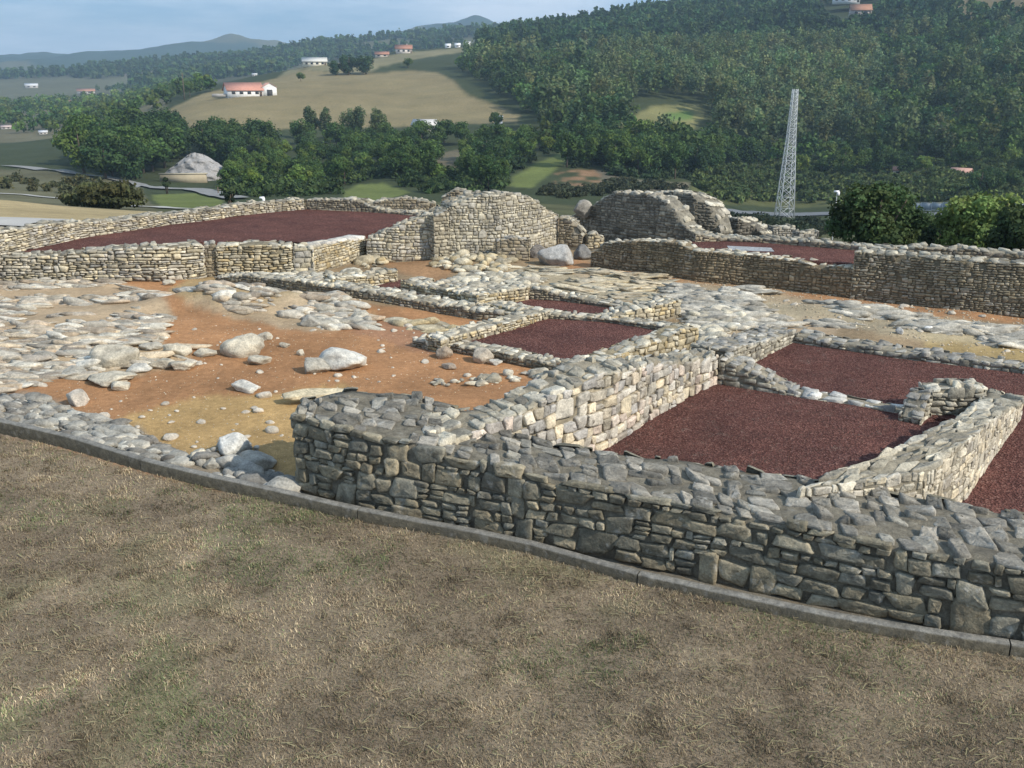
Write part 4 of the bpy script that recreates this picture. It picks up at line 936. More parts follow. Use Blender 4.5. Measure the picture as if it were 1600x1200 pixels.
KINDS = {   # height, rx, rz, base colour, shape, trunk height to crown centre
 'oak': (9.0, 4.2, 3.9, G_OAK, 'round'), 'dark': (8.5, 4.0, 3.9, G_DARK, 'round'), 'light': (6.5, 3.4, 3.0, G_LIGHT, 'round'),
 'euc': (14.0, 3.5, 5.4, G_EUC, 'round'), 'pine': (12.0, 3.2, 5.6, G_DARK, 'cone')}
NAMES = {'oak': 'broadleaf_tree', 'dark': 'broadleaf_tree', 'light': 'broadleaf_tree', 'euc': 'eucalyptus_tree', 'pine': 'conifer_tree'}
protos = {}
for kind, (h, rx, rz, bc, shp) in KINDS.items():
    L = []
    for v in range(3):
        rng = np.random.RandomState(hash((len(kind), v)) % 1000 + {'oak': 1, 'dark': 2, 'light': 3, 'euc': 4, 'pine': 5}[kind] * 50)
        V, c = crown_np(rng, 2300, rx, rz, 26 if shp == 'round' else 30, .30, bc, shp)
        V[..., 2] += h - rz; n = len(V)
        co = mesh_np('crown', V.reshape(-1, 3), quadsF(n), M_LEAF, np.repeat(c[:, None], 4, 1).reshape(-1, 3), smooth=False)
        tb = MB(); r0 = h * .022; lean = rng.uniform(-.3, .3, 2)
        tb.tube([(0, 0, -.5), (lean[0] * .4, lean[1] * .4, h * .3), (lean[0], lean[1], h * .62), (lean[0] * 1.2, lean[1] * 1.2, h * .85)], [r0 * 1.25, r0 * .9, r0 * .55, r0 * .2], 7)
        for q in range(5):
            a = q * 1.3 + rng.rand(); z0 = h * rng.uniform(.3, .6); e = (math.cos(a) * rx * .6, math.sin(a) * rx * .6, z0 + h * .2)
            tb.tube([(lean[0] * .6, lean[1] * .6, z0), (e[0] * .5, e[1] * .5, z0 + h * .12), e], [r0 * .4, r0 * .25, r0 * .08], 5)
        to = tb.build('trunk', M_BARK, None, True)
        L.append((to, co))
    protos[kind] = L
proto_used = {}
TREES = []
def put_tree(kind, X, Y, s, label, group, v=None, z=None, sink=0):
    v = random.randrange(3) if v is None else v
    z = float(ground_h(np.array([X]), np.array([Y]))[0]) if z is None else z
    r = empty(NAMES[kind], (X, Y, z - sink)); r.rotation_euler = (0, 0, random.uniform(0, 6.28)); sw = random.uniform(.85, 1.2)
    r.scale = (s * sw, s * sw, s)
    for o in protos[kind][v]:
        if (kind, v) in proto_used: c = o.copy(); C.objects.link(c)
        else: c = o
        c.parent = r
    proto_used[(kind, v)] = 1
    tag(r, label, 'tree', group); TREES.append(r); return r
# zones with single trees: (polygon, n, r range, kinds, size, label, group)
def ray_ground(x, y, rmin=60, rmax=3000):
    rr = np.exp(np.linspace(math.log(rmin), math.log(rmax), 260)); d = ray(x, y); hz = math.hypot(d[0], d[1])
    X = d[0] / hz * rr; Y = d[1] / hz * rr; Zr = CAM[2] + d[2] / hz * rr; g = ground_h(X, Y)
    k = np.where(Zr <= g)[0]
    if not len(k): return None
    i = k[0]; return X[i], Y[i], float(g[i])
CLEAR = [[(530, 298), (560, 284), (605, 281), (650, 300), (610, 325), (530, 325)], [(785, 300), (795, 272), (875, 235), (898, 242), (860, 284), (840, 312), (790, 312)], [(676, 235), (735, 232), (715, 272), (680, 268)], [(850, 292), (858, 268), (940, 262), (960, 285), (930, 300)]]
def zone(poly, n, kinds, smin, smax, label, group, seed, mind=5.5, rmin=60, rmax=900):
    """trees rooted on the ground seen inside the outline"""
    rng = np.random.RandomState(seed); xs = [p[0] for p in poly]; ys = [p[1] for p in poly]; pts = []; t = 0
    while len(pts) < n and t < n * 30:
        t += 1
        x = rng.uniform(min(xs), max(xs)); y = rng.uniform(min(ys), max(ys))
        if not inpoly(np.array([x]), np.array([y]), poly)[0]: continue
        g = ray_ground(x, y, rmin, rmax)
        if g is None or any(inpoly(np.array([x]), np.array([y + 4]), f)[0] for f in CLEAR): continue
        if any((g[0] - p[0]) ** 2 + (g[1] - p[1]) ** 2 < mind ** 2 for p in pts): continue
        pts.append(g)
        k = kinds[rng.randint(len(kinds))]
        random.seed(int(x * 31 + y)); put_tree(k, g[0], g[1], rng.uniform(smin, smax), label[k] if isinstance(label, dict) else label, group, z=g[2])
    return pts
zone([(120, 268), (150, 235), (200, 220), (270, 225), (290, 245), (250, 270), (215, 288), (140, 280)], 34, ['dark', 'dark', 'oak'], 1.25, 1.75, 'tall dark bushy tree of the thick clump left of the pale rock cut', 'dark trees of the left clump', 21)
zone([(290, 238), (390, 222), (440, 240), (370, 260), (335, 262)], 16, ['oak', 'dark'], .9, 1.3, 'round green tree between the rock cut and the tan field', 'trees under the tan field', 22)
zone([(440, 226), (600, 222), (770, 220), (900, 238), (870, 262), (640, 275), (500, 262), (430, 240)], 62, ['oak', 'dark', 'oak', 'light'], .65, 1.05, 'round green tree of the belt along the foot of the tan field', 'belt of trees along the tan field', 23)
zone([(345, 265), (440, 245), (520, 262), (660, 275), (800, 280), (790, 302), (640, 285), (530, 290), (480, 300), (370, 305)], 52, ['light', 'oak', 'oak'], .5, .85, 'small light green tree on the slope right above the ruin walls', 'small trees above the ruin walls', 24, 4.5)
zone([(440, 222), (480, 218), (560, 220), (600, 225)], 5, ['euc'], .85, 1.0, 'tall thin-crowned tree rising out of the belt before the tan field', 'tall trees in the belt', 25, 6)
zone([(880, 262), (930, 240), (1100, 243), (1200, 240), (1170, 265), (1060, 282), (950, 270)], 46, ['dark', 'oak'], .8, 1.25, 'dark round tree at the foot of the wooded hill left of the pylon', 'trees at the hill foot left of the pylon', 26)
zone([(1240, 262), (1600, 240), (1600, 262), (1420, 275), (1250, 280)], 30, ['dark', 'oak', 'light'], .6, 1.1, 'round tree at the foot of the wooded hill right of the pylon', 'trees at the hill foot right of the pylon', 27)
zone([(1510, 285), (1605, 270), (1605, 312), (1520, 318)], 6, ['dark'], .6, .9, 'dark tree beyond the road near the right picture edge', 'dark trees near the right edge', 28)
def one(kind, x, y, s, label, group=None):
    g = ray_ground(x, y)
    if g: put_tree(kind, g[0], g[1], s, label, group, z=g[2])
one('pine', 1368, 276, 1.0, 'dark conical tree standing alone right of the pylon near the small brick shed')
one('dark', 545, 118, 1.5, 'left dark tree beside the hilltop house on the upper field'); one('dark', 572, 117, 1.4, 'right dark tree of the pair beside the hilltop house')
one('dark', 525, 119, 1.1, 'lower tree at the left of the hilltop pair'); one('oak', 470, 127, .55, 'lone small bush-like tree in the middle of the tan field')
one('oak', 297, 153, .9, 'roundish tree by the two small white houses left of the barn'); one('pine', 672, 285, .8, 'dark reddish conical tree on the slope above the crest of the ruin')
one('oak', 638, 108, .7, 'small tree on the upper field below the red-roofed villa'); one('oak', 775, 205, .7, 'bushy tree at the right tip of the tan field')
for kd, L_ in protos.items():
    for v_, pr_ in enumerate(L_):
        if (kd, v_) not in proto_used:
            for o_ in pr_: bpy.data.objects.remove(o_)
# trees of the woods: nearest ones single, the rest as wood masses
NO = [[(972, 160), (1112, 158), (1108, 236), (985, 238)], FIELD_TAN, FIELD_UP, MOUND_R, HILL_BROWN, LOWGREEN, TOWN, VALLEY_L, [(1290, 8), (1370, 8), (1370, 50), (1290, 40)]] + MEADOWS
def wood_points(n, r0, r1, az0, az1, seed, cell):
    rng = np.random.RandomState(seed); X = []; Y = []
    r = np.sqrt(rng.uniform(r0 ** 2, r1 ** 2, n)); az = rng.uniform(az0, az1, n); X = r * np.sin(az); Y = r * np.cos(az)
    # thin to one per jittered cell
    key = (np.floor(X / cell).astype(int) * 100003 + np.floor(Y / cell).astype(int)); _, i = np.unique(key, return_index=True)
    X = X[i]; Y = Y[i]; Z = ground_h(X, Y); px, py = proj(X, Y, Z); ok = np.ones(len(X), bool)
    for f in NO + CLEAR: ok &= ~inpoly(px, py, f)
    return X[ok], Y[ok], Z[ok], px[ok], py[ok]
def wood(name, label, X, Y, Z, kinds, n_leaf, leaf, smin, smax, seed):
    rng = np.random.RandomState(seed); Vs = []; Cs = []; base = {}
    for k in set(kinds):
        h, rx, rz, bc, shp = KINDS[k]
        base[k] = []
        for q in range(6):
            V, c = crown_np(rng, n_leaf, rx, rz, 12, leaf, bc, shp, .22); V[..., 2] += h - rz
            # a few trunk strips
            base[k].append((V, c))
    kk = np.array(kinds)[rng.randint(0, len(kinds), len(X))]; var = rng.randint(0, 6, len(X)); patch = fbm(X / 70, Y / 70, seed, 3)
    for k in set(kinds):
        for q in range(6):
            m = (kk == k) & (var == q)
            if not m.any(): continue
            V, c = base[k][q]; n = m.sum(); s = rng.uniform(smin, smax, n); th = rng.uniform(0, 6.28, n); co, si = np.cos(th), np.sin(th)
            vx = V[None, ..., 0] * co[:, None, None] - V[None, ..., 1] * si[:, None, None]; vy = V[None, ..., 0] * si[:, None, None] + V[None, ..., 1] * co[:, None, None]
            sc = s[:, None, None]
            W_ = np.stack([vx * sc + X[m][:, None, None], vy * sc + Y[m][:, None, None], np.broadcast_to(V[None, ..., 2], vx.shape) * sc + Z[m][:, None, None]], -1)
            cc = c[None] * (rng.uniform(.85, 1.35, (n, 1, 1)) * (.55 + .95 * patch[m])[:, None, None]) * np.stack([rng.uniform(.82, 1.25, n), np.ones(n), rng.uniform(.8, 1.15, n)], -1)[:, None]
            Vs.append(W_.reshape(-1, 3)); Cs.append(np.repeat(cc.reshape(-1, 3), 4, 0))
    V = np.concatenate(Vs); o = mesh_np(name, V, quadsF(len(V) // 4), M_LEAF, np.concatenate(Cs), smooth=False); tag(o, label, 'wood', kind='stuff'); return o
# eucalyptus stand and the mixed wood
X, Y, Z, px, py = wood_points(9000, 300, 620, -.12, .75, 31, 6.2)
euc = inpoly(px, py, [(930, 90), (1360, 60), (1370, 120), (1350, 190), (1360, 245), (1180, 245), (1100, 215), (930, 170)])
hp = (px > 690) & (py < 262) & ((px > 760) | (py > 96)) & ((px > 840) | (py < 178)) & ((py < px * .62 - 335) | (px > 815))
m = hp & euc; wood('eucalyptus_wood', 'tall grey-green plantation wood behind the pylon', X[m], Y[m], Z[m], ['euc'], 260, .55, .75, 1.25, 32)
m = hp & ~euc; wood('mixed_wood', 'dark green mixed wood covering the near slope of the hill', X[m], Y[m], Z[m], ['dark', 'oak', 'oak', 'light', 'euc'], 240, .6, .55, 1.4, 33)
X, Y, Z, px, py = wood_points(16000, 620, 1200, -.14, .78, 34, 8.0); m = (px > 745 - .0 * py) & ((px > 790) | (py > 50))
wood('hilltop_wood', 'bluish dark wood along the upper hill and its skyline', X[m], Y[m], Z[m], ['dark', 'dark', 'pine'], 90, 1.1, .8, 1.4, 35)
X, Y, Z, px, py = wood_points(14000, 1250, 2000, -.75, 0.0, 36, 13.0); m = (fbm(X / 250, Y / 250, 12, 3) > .40)
wood('distant_wood', 'dark wooded ridge beyond the tan fields on the left', X[m], Y[m], Z[m], ['dark', 'pine'], 34, 2.2, 1.0, 1.6, 37)
X, Y, Z, px, py = wood_points(1500, 420, 1250, -.75, -.32, 38, 14.0); m = (fbm(X / 120, Y / 120, 13, 3) > .50) & ~inpoly(px, py, FIELD_TAN)
m = m | False
X2, Y2, Z2 = X[m], Y[m], Z[m]
NO2 = NO; wood('valley_copses', 'scattered copses of the far left valley', X2, Y2, Z2, ['dark', 'oak'], 90, 1.0, .8, 1.3, 39)
# extra copses inside the town valley
rng = np.random.RandomState(77); n = 2600
r = np.sqrt(rng.uniform(450 ** 2, 1500 ** 2, n)); az = rng.uniform(-.75, -.3, n); X = r * np.sin(az); Y = r * np.cos(az); Z = ground_h(X, Y); px, py = proj(X, Y, Z)
m = (fbm(X / 110, Y / 110, 15, 3) > .47) & ~inpoly(px, py, FIELD_TAN) & ~inpoly(px, py, FIELD_UP)
wood('valley_hedges', 'tree lines and hedges between the far valley houses', X[m], Y[m], Z[m], ['dark', 'oak'], 80, 1.0, .7, 1.2, 40)
# scrub
def scrub(poly, n, label, seed, bc, s0=.8, s1=2.0, rmax=420, rmin=60):
    rng = np.random.RandomState(seed); xs = [p[0] for p in poly]; ys = [p[1] for p in poly]; Vs = []; Cs = []; c = 0; t = 0
    base = [crown_np(rng, 130, 1, .75, 9, .2, bc, 'round', .3) for _ in range(6)]
    while c < n and t < n * 8:
        t += 1; x = rng.uniform(min(xs), max(xs)); y = rng.uniform(min(ys), max(ys))
        if not inpoly(np.array([x]), np.array([y]), poly)[0]: continue
        g = ray_ground(x, y, rmin, rmax)
        if g is None or any(inpoly(np.array([x]), np.array([y]), f)[0] for f in CLEAR): continue
        V, cc = base[rng.randint(6)]; s = rng.uniform(s0, s1)
        Vs.append((V * s + np.array([g[0], g[1], g[2] + s * .45])).reshape(-1, 3)); Cs.append(np.repeat(cc * rng.uniform(.7, 1.3), 4, 0)); c += 1
    V = np.concatenate(Vs); o = mesh_np('scrub', V, quadsF(len(V) // 4), M_LEAF, np.concatenate(Cs), smooth=False); tag(o, label, 'scrub', kind='stuff')
scrub([(1090, 262), (1290, 258), (1600, 250), (1600, 318), (1130, 318), (1085, 296)], 900, 'low scrub and brambles on the slope above the road', 51, (.085, .115, .042), .9, 2.6)
scrub([(1120, 342), (1290, 344), (1290, 372), (1130, 372)], 90, 'rough dark scrub this side of the road', 52, (.05, .06, .035), .6, 1.4, 230)
scrub([(0, 275), (100, 285), (220, 300), (200, 318), (60, 300), (0, 296)], 40, 'rough brownish scrub beyond the left field', 53, (.085, .085, .045), .8, 2.2, 420)
scrub([(790, 300), (860, 285), (990, 285), (1080, 298), (1010, 300), (880, 312)], 150, 'dull brown scrub beyond the ruin walls', 54, (.07, .075, .04), .7, 1.6, 320)
scrub([(345, 250), (650, 265), (800, 270), (790, 300), (350, 310)], 420, 'bushy undergrowth beneath the small trees of the slope', 55, (.055, .085, .03), 1.0, 2.4)
scrub([(740, 240), (1000, 225), (1180, 250), (1090, 285), (880, 275), (760, 285)], 260, 'undergrowth at the foot of the hill', 56, (.045, .07, .028), 1.2, 2.8)
# near bushes behind the right wall
def bush(x, yb, w, h, r, label, bc, n=6500, seed=1, leaf=.075, cl=34):
    rng = np.random.RandomState(seed); top = atr(x, yb - h, r); bot = atr(x, yb, r); W_ = w / FPX * np.linalg.norm(bot - CAM) / 2; Hh = top[2] - bot[2]
    V, c = crown_np(rng, n, W_, Hh / 2 * 1.12, cl, leaf, bc, 'round', .35)
    root = empty('bush', (bot[0], bot[1], bot[2]))
    V[..., 2] += Hh / 2
    mesh_np('foliage', V.reshape(-1, 3), quadsF(n), M_LEAF, np.repeat(c[:, None], 4, 1).reshape(-1, 3), parent=root, smooth=False)
    mb = MB()
    for q in range(7):
        a = q * .9; mb.tube([(.15 * math.cos(a), .15 * math.sin(a), -1.2), (W_ * .3 * math.cos(a), W_ * .3 * math.sin(a), Hh * .4), (W_ * .6 * math.cos(a), W_ * .5 * math.sin(a), Hh * .8)], [.06, .04, .015], 5)
    mb.build('stem', M_BARK, root, True); tag(root, label, 'bush'); return root
bush(1362, 400, 150, 116, 38, 'large dark round bush behind the right wall', (.09, .125, .045), 12000, 61, .08, 50)
bush(1522, 405, 125, 116, 40, 'light green leafy bush behind the right wall', (.22, .27, .08), 9000, 62, .08, 44)
bush(1440, 405, 90, 60, 42, 'low dark bush between the large dark bush and the light one', (.07, .10, .04), 6000, 63)
bush(1592, 412, 110, 98, 37, 'dark mixed bush at the right picture edge', (.085, .115, .045), 8000, 64)
bush(1675, 412, 130, 90, 38, 'dark bush just beyond the right picture edge', (.06, .08, .03), 5000, 65)
bush(1180, 385, 90, 34, 52, 'low dark scrub bush below the foot of the pylon', (.05, .06, .035), 5000, 66)
bush(175, 326, 100, 46, 85, 'wide brownish-olive bush beyond the left field', (.085, .085, .035), 6000, 67, .16)
bush(125, 322, 60, 22, 88, 'low olive bush left of the wide brownish one', (.09, .095, .045), 3000, 68, .16)
bush(359, 316, 18, 16, 80, 'small dark pointed bush over the terrace boundary wall', (.03, .045, .025), 1500, 69, .08, 10)
bush(260, 292, 14, 12, 180, 'small green bush beside the pale rock cut', (.05, .07, .03), 800, 70, .2, 8)
# ------------------------------------------------------------------ rock cut, roads
g = ray_ground(290, 285, 100, 600)
rc = MB(); nu, nv = 60, 40; uu, vv = np.meshgrid(np.linspace(-1, 1, nu), np.linspace(0, 1, nv))
wd_ = 9.2 * (1 - .5 * vv ** 2.4) * (1 + .15 * (fbm(uu * 3, vv * 5, 71, 3) - .5)); fx = g[0] + uu * wd_ + 1.5 * vv; fz = g[2] - 1 + (vv ** .9) * 8.2 * (1 - .35 * uu ** 2) + (fbm(uu * 4, vv * 4, 72, 4) - .5) * .8
fy = g[1] + vv * 5 + (fbm(uu * 5, vv * 7, 73, 5) - .5) * 2.2 + 4 * uu ** 2; ii = np.arange(nu * nv).reshape(nv, nu)
rc.add(np.stack([fx, fy, fz], -1).reshape(-1, 3), np.stack([ii[:-1, :-1], ii[:-1, 1:], ii[1:, 1:], ii[1:, :-1]], -1).reshape(-1, 4), np.repeat(np.array([(.36, .35, .345)]), nu * nv, 0) * (.75 + .5 * fbm(uu * 9, vv * 12, 74, 4).reshape(-1, 1)))
ro = rc.build('rock_cut', M_ROCK, None, False); tag(ro, 'pale grey bare rock face above the valley road', 'rock')
mb = MB(); mb.box((g[0], g[1] - 1.2, g[2] + .9), (12, 1.0, 2.4), .12, (.42, .36, .25), .96); mb.box((g[0], g[1] - 1.2, g[2] + 2.2), (12.3, 1.2, .25), .12, (.46, .41, .3))
tag(mb.build('retaining_wall', M_ATTR), 'buff retaining wall at the foot of the grey rock face', 'wall')
def road(name, pts, w, mat, label, z=.05, rmin=40, c=(.2, .2, .2), rmax=1500):
    L = []
    for x, y in pts:
        q = ray_ground(x, y, rmin, rmax)
        if q: L.append(q)
    p = Poly([l[:2] for l in L]); n = max(8, int(p.L / 2.0)); u = np.linspace(0, p.L, n); q = p.at(u); nr = p.nrm(u, 3)
    rows = [q + nr * k * w / 2 for k in (-1, -.5, 0, .5, 1)]
    zc = ground_h(q[:, 0], q[:, 1]); zz = [np.maximum(ground_h(r_[:, 0], r_[:, 1]), zc - .1) + z for r_ in rows]
    G = np.stack([np.c_[r_, z_] for r_, z_ in zip(rows, zz)], 1); ii = np.arange(n * 5).reshape(n, 5)
    Fq = np.stack([ii[:-1, :-1], ii[:-1, 1:], ii[1:, 1:], ii[1:, :-1]], -1).reshape(-1, 4)
    o = mesh_np(name, G.reshape(-1, 3), Fq, mat, np.tile(c, (n * 5, 1))); struct(o, label); return p, zc
M_PALE = mat_simple('pale_track', (.42, .40, .36), .95, .15, .4, bmp=0)
M_PALE2 = mat_simple('worn_road', (.25, .245, .23), .95, .15, .4, bmp=0)
rp, _ = road('road', [(1060, 332), (1120, 333), (1200, 335), (1300, 336), (1400, 337), (1500, 337), (1600, 337), (1750, 338)], 8, M_ASPH, 'grey road crossing below the pylon', .25, 100)
road('road', [(10, 260), (60, 265), (110, 272), (160, 278), (215, 290), (250, 296), (300, 297), (330, 303), (370, 312)], 4.2, M_PALE2, 'valley road winding past the rock face', .3, 90, rmax=700)
road('track', [(-60, 302), (0, 303), (40, 305), (150, 315), (290, 328)], 1.6, M_PALE, 'pale track along the far edge of the left field', .12, 24)
road('track', [(-200, 352), (0, 351), (40, 352), (75, 354)], 3.0, M_PALE, 'white gravel track at the left edge', .12, 20)
# ------------------------------------------------------------------ pylon
def pylon():
    b = atr(1225, 341, 232); gz = float(ground_h(np.array([b[0]]), np.array([b[1]]))[0]); z0 = min(gz, b[2]) - .3; top = atr(1233, 139, 232)[2]; H = top - z0
    root = empty('lattice_pylon', (b[0], b[1], z0)); root.rotation_euler = (0, 0, math.radians(4))
    wb, wt = 1.8, .5; knee = .62
    def w(f): return wb + (.85 - wb) * (f / knee) if f < knee else .85 + (wt - .85) * ((f - knee) / (1 - knee))
    cs = [(-1, -1), (1, -1), (1, 1), (-1, 1)]
    for cx_, cy_ in cs:
        m = MB(); m.tube([(cx_ * w(f), cy_ * w(f), H * f) for f in (0, .3, knee, .8, 1)], [.13, .12, .1, .08, .07], 4); m.build('leg', M_STEEL, root)
    m = MB(); fs = [0]; 
    while fs[-1] < .985: fs.append(min(1, fs[-1] + max(.035, w(fs[-1]) * .052)))
    for i in range(len(fs) - 1):
        f0, f1 = fs[i], fs[i + 1]
        for k in range(4):
            a, c_ = cs[k], cs[(k + 1) % 4]; p = lambda q, f: (q[0] * w(f), q[1] * w(f), H * f)
            m.tube([p(a, f0), p(c_, f1)], .05, 4); m.tube([p(c_, f0), p(a, f1)], .05, 4); m.tube([p(a, f1), p(c_, f1)], .045, 4)
    m.build('bracing', M_STEEL, root)
    m = MB()
    for k in range(4): m.box((cs[k][0] * wb, cs[k][1] * wb, -.1), (.8, .8, 1.0), 0, (.4, .4, .38))
    m.build('footing', M_CONC, root)
    tag(root, 'tall grey steel lattice pylon without crossarms standing by the road', 'pylon')
pylon()
# road barrier
def barrier():
    pts = [ray_ground(x, y, 100, 600) for x, y in ((1422, 331), (1500, 332), (1600, 333), (1750, 335))]; p = Poly([q[:2] for q in pts]); n = int(p.L / 2.5)
    root = empty('road_barrier', (pts[0][0], pts[0][1], pts[0][2])); o0 = np.array(pts[0]); pan = MB(); rail = MB(); posts = MB()
    for i in range(n + 1):
        u = p.L * i / n; q = p.at(np.array([u]))[0]; z = float(ground_h(np.array([q[0]]), np.array([q[1]]))[0])
        if i:
            mid = (np.array([q[0], q[1], z]) + prev) / 2 - o0; d = np.array([q[0], q[1]]) - prev[:2]; L = np.linalg.norm(d); a = math.atan2(d[1], d[0])
            pan.box(mid + np.array([0, 0, 1.15]), (L * .93, .05, 1.5), a, (.30, .34, .37)); rail.box(mid + np.array([0, 0, .28]), (L, .12, .18), a, (.55, .56, .56)); rail.box(mid + np.array([0, 0, 2.0]), (L, .09, .08), a, (.55, .56, .56))
        m = MB(); m.box(np.array([q[0], q[1], z]) - o0 + np.array([0, 0, .9]), (.13, .13, 2.4), 0, (.5, .52, .53)); m.build('post', M_ATTR, root)
        prev = np.array([q[0], q[1], z])
    pan.build('panel', M_ATTR, root); rail.build('rail', M_ATTR, root); tag(root, 'blue-grey panelled barrier with posts along the road on the right', 'barrier')
barrier()
# ------------------------------------------------------------------ houses
def house(x, y, w, h, label, wallc=(.72, .70, .66), roofc=(.42, .17, .10), rz=0, depth=.7, gable=True, name='house', cat='house', r=None, nwin=3, flat=False, roofh=.45, chimney=False, door=True, lift=0.0):
    g = ray_ground(x, y, 60, 4000) if r is None else tuple(atr(x, y, r))
    dist = math.hypot(g[0], g[1]); W_ = w / FPX * dist; Hh = h / FPX * dist; D = W_ * depth; wh = Hh * (1 - roofh)
    root = empty(name, (g[0], g[1], g[2] + lift)); root.rotation_euler = (0, 0, rz - math.atan2(g[0], g[1]))
    m = MB(); m.box((0, D / 2, wh / 2 - .5), (W_, D, wh + 1), 0, wallc)
    if gable:
        rh = Hh * roofh
        m.add([(-W_ / 2, 0, wh), (-W_ / 2, D, wh), (-W_ / 2, D / 2, wh + rh * .95), (W_ / 2, 0, wh), (W_ / 2, D, wh), (W_ / 2, D / 2, wh + rh * .95)], [[0, 2, 1], [3, 4, 5]], wallc)
    m.build('wall', M_ATTR, root)
    rm = MB(); ov = W_ * .03 + .15; rh = Hh * roofh
    if gable:
        t = .18; 
        for s in (0, 1):
            ya, yb = (-ov, D / 2) if s == 0 else (D + ov, D / 2)
            V = [(-W_ / 2 - ov, ya, wh - ov * rh / (D / 2)), (W_ / 2 + ov, ya, wh - ov * rh / (D / 2)), (W_ / 2 + ov, yb, wh + rh), (-W_ / 2 - ov, yb, wh + rh)]
            V2 = [(a, b, c + t) for a, b, c in V]
            rm.add(V + V2, [[0, 1, 2, 3], [7, 6, 5, 4], [0, 4, 5, 1], [1, 5, 6, 2], [2, 6, 7, 3], [3, 7, 4, 0]], roofc)
    else: rm.box((0, D / 2, wh + .12), (W_ + 2 * ov, D + 2 * ov, .25), 0, roofc)
    ro_ = rm.build('roof', M_ATTR, root)
    if chimney:
        cm = MB(); cm.box((W_ * .2, D * .5, wh + rh + .3), (.6, .6, 1.2), 0, wallc); cm.build('chimney', M_ATTR, ro_)
    for i in range(nwin):
        f = (i + .5) / nwin - .5
        fr = MB(); fr.box((f * W_ * .9, -.02, wh * .55), (W_ * .9 / nwin * .5, .1, wh * .42), 0, (.5, .46, .4)); fo = fr.build('window', M_ATTR, root)
        gm = MB(); gm.box((f * W_ * .9, -.09, wh * .55), (W_ * .9 / nwin * .4, .05, wh * .34), 0, (.04, .04, .05)); gm.build('pane', M_GLASS, fo)
    if door:
        dm = MB(); dm.box((W_ * .47 * .95, -.03, wh * .35), (W_ * .08, .08, wh * .7), 0, (.12, .09, .07)); dm.build('door', M_ATTR, root)
    tag(root, label, cat); return root
WH = (.78, .77, .74)
# barn: long red roofed part with a white gabled wing
br = house(384, 151, 50, 19, 'white farm barn with a long faded red roof on the tan field', WH, (.55, .27, .2), rz=.25, depth=.5, name='farm_barn', cat='barn', nwin=4, roofh=.5)
g0 = br.location
m = MB(); k = 25 / FPX * math.hypot(g0.x, g0.y) / 1.0
W0 = 50 / FPX * math.hypot(g0.x, g0.y)
m.box((W0 * .72, W0 * .25, 2.0), (W0 * .42, W0 * .4, 4.6), 0, WH); m.add([(W0 * .51, W0 * .05, 4.3), (W0 * .93, W0 * .05, 4.3), (W0 * .72, W0 * .05, 6.2), (W0 * .51, W0 * .45, 4.3), (W0 * .93, W0 * .45, 4.3), (W0 * .72, W0 * .45, 6.2)], [[0, 1, 2], [3, 5, 4]], WH)
m.build('gable_wing', M_ATTR, br)
m = MB(); 
for s in (-1, 1):
    V = [(W0 * .72, W0 * .03, 6.3), (W0 * .72, W0 * .47, 6.3), (W0 * .72 + s * W0 * .23, W0 * .47, 4.2), (W0 * .72 + s * W0 * .23, W0 * .03, 4.2)]
    V2 = [(a, b, c + .15) for a, b, c in V]; m.add(V + V2, [[0, 1, 2, 3], [7, 6, 5, 4], [0, 4, 5, 1], [1, 5, 6, 2], [2, 6, 7, 3], [3, 7, 4, 0]], (.5, .3, .24))
m.build('wing_roof', M_ATTR, br)
m = MB(); m.box((W0 * .72, W0 * .045, 1.6), (W0 * .16, .12, 3.2), 0, (.07, .065, .06)); m.build('barn_door', M_ATTR, br)
m = MB(); m.box((-W0 * .72, W0 * .1, .6), (W0 * .42, .25, 1.4), 0, (.35, .34, .32)); tag(m.build('yard_wall', M_ATTR), 'low grey yard wall at the left of the farm barn', 'wall'); yw = C.objects[-1]
yw.location = br.location; yw.rotation_euler = br.rotation_euler
house(235, 155, 12, 8, 'tiny white cottage left of the red-roofed cottage on the slope', WH, (.25, .2, .18), nwin=1)
house(261, 149, 20, 11, 'small cream cottage with a red roof left of the farm barn', (.75, .7, .58), (.45, .2, .14), rz=.3, nwin=2)
house(492, 104, 34, 12, 'pale long house at the left of the dark hilltop trees', (.66, .62, .5), (.6, .58, .52), nwin=4)
house(597, 90, 20, 8, 'low house with a rust red roof above the tan field', (.6, .52, .42), (.38, .19, .13), nwin=2)
house(631, 84, 24, 12, 'two-storey villa with a rust red roof on the ridge', (.68, .62, .56), (.38, .19, .13), nwin=3, chimney=True)
for i, (x, y) in enumerate(((700, 76), (715, 75), (731, 74))):
    house(x, y, 8, 6, ['leftmost tiny white hut on the ridge meadow', 'middle tiny white hut on the ridge meadow', 'rightmost tiny white hut on the ridge meadow'][i], (.85, .85, .84), (.8, .8, .78), nwin=1, name='hut', cat='hut', door=False)
house(661, 222, 34, 16, 'white house half hidden among the trees under the tan field', (.85, .86, .86), (.6, .58, .55), rz=-.3, nwin=3, lift=3)
house(779, 200, 12, 8, 'small white and blue cabin at the right tip of the tan field', (.6, .66, .75), (.35, .38, .45), nwin=1, name='cabin', cat='cabin', lift=2)
house(1320, 21, 36, 11, 'white bungalow on the wooded hilltop', (.72, .72, .70), (.3, .25, .22), nwin=4, roofh=.35, lift=7)
house(1343, 44, 27, 15, 'orange-roofed house below the white bungalow in the hill wood', (.42, .36, .31), (.36, .19, .12), rz=.15, nwin=2, roofh=.5, lift=7)
house(1402, 276, 13, 11, 'tiny brick shed beside the dark conical tree', (.5, .4, .34), (.38, .2, .15), nwin=1, name='shed', cat='shed', roofh=.35)
house(1496, 280, 26, 14, 'small barn with a pink-tiled roof on the right slope', (.3, .27, .23), (.5, .3, .24), rz=-.4, nwin=1, name='shed', cat='shed', roofh=.5)
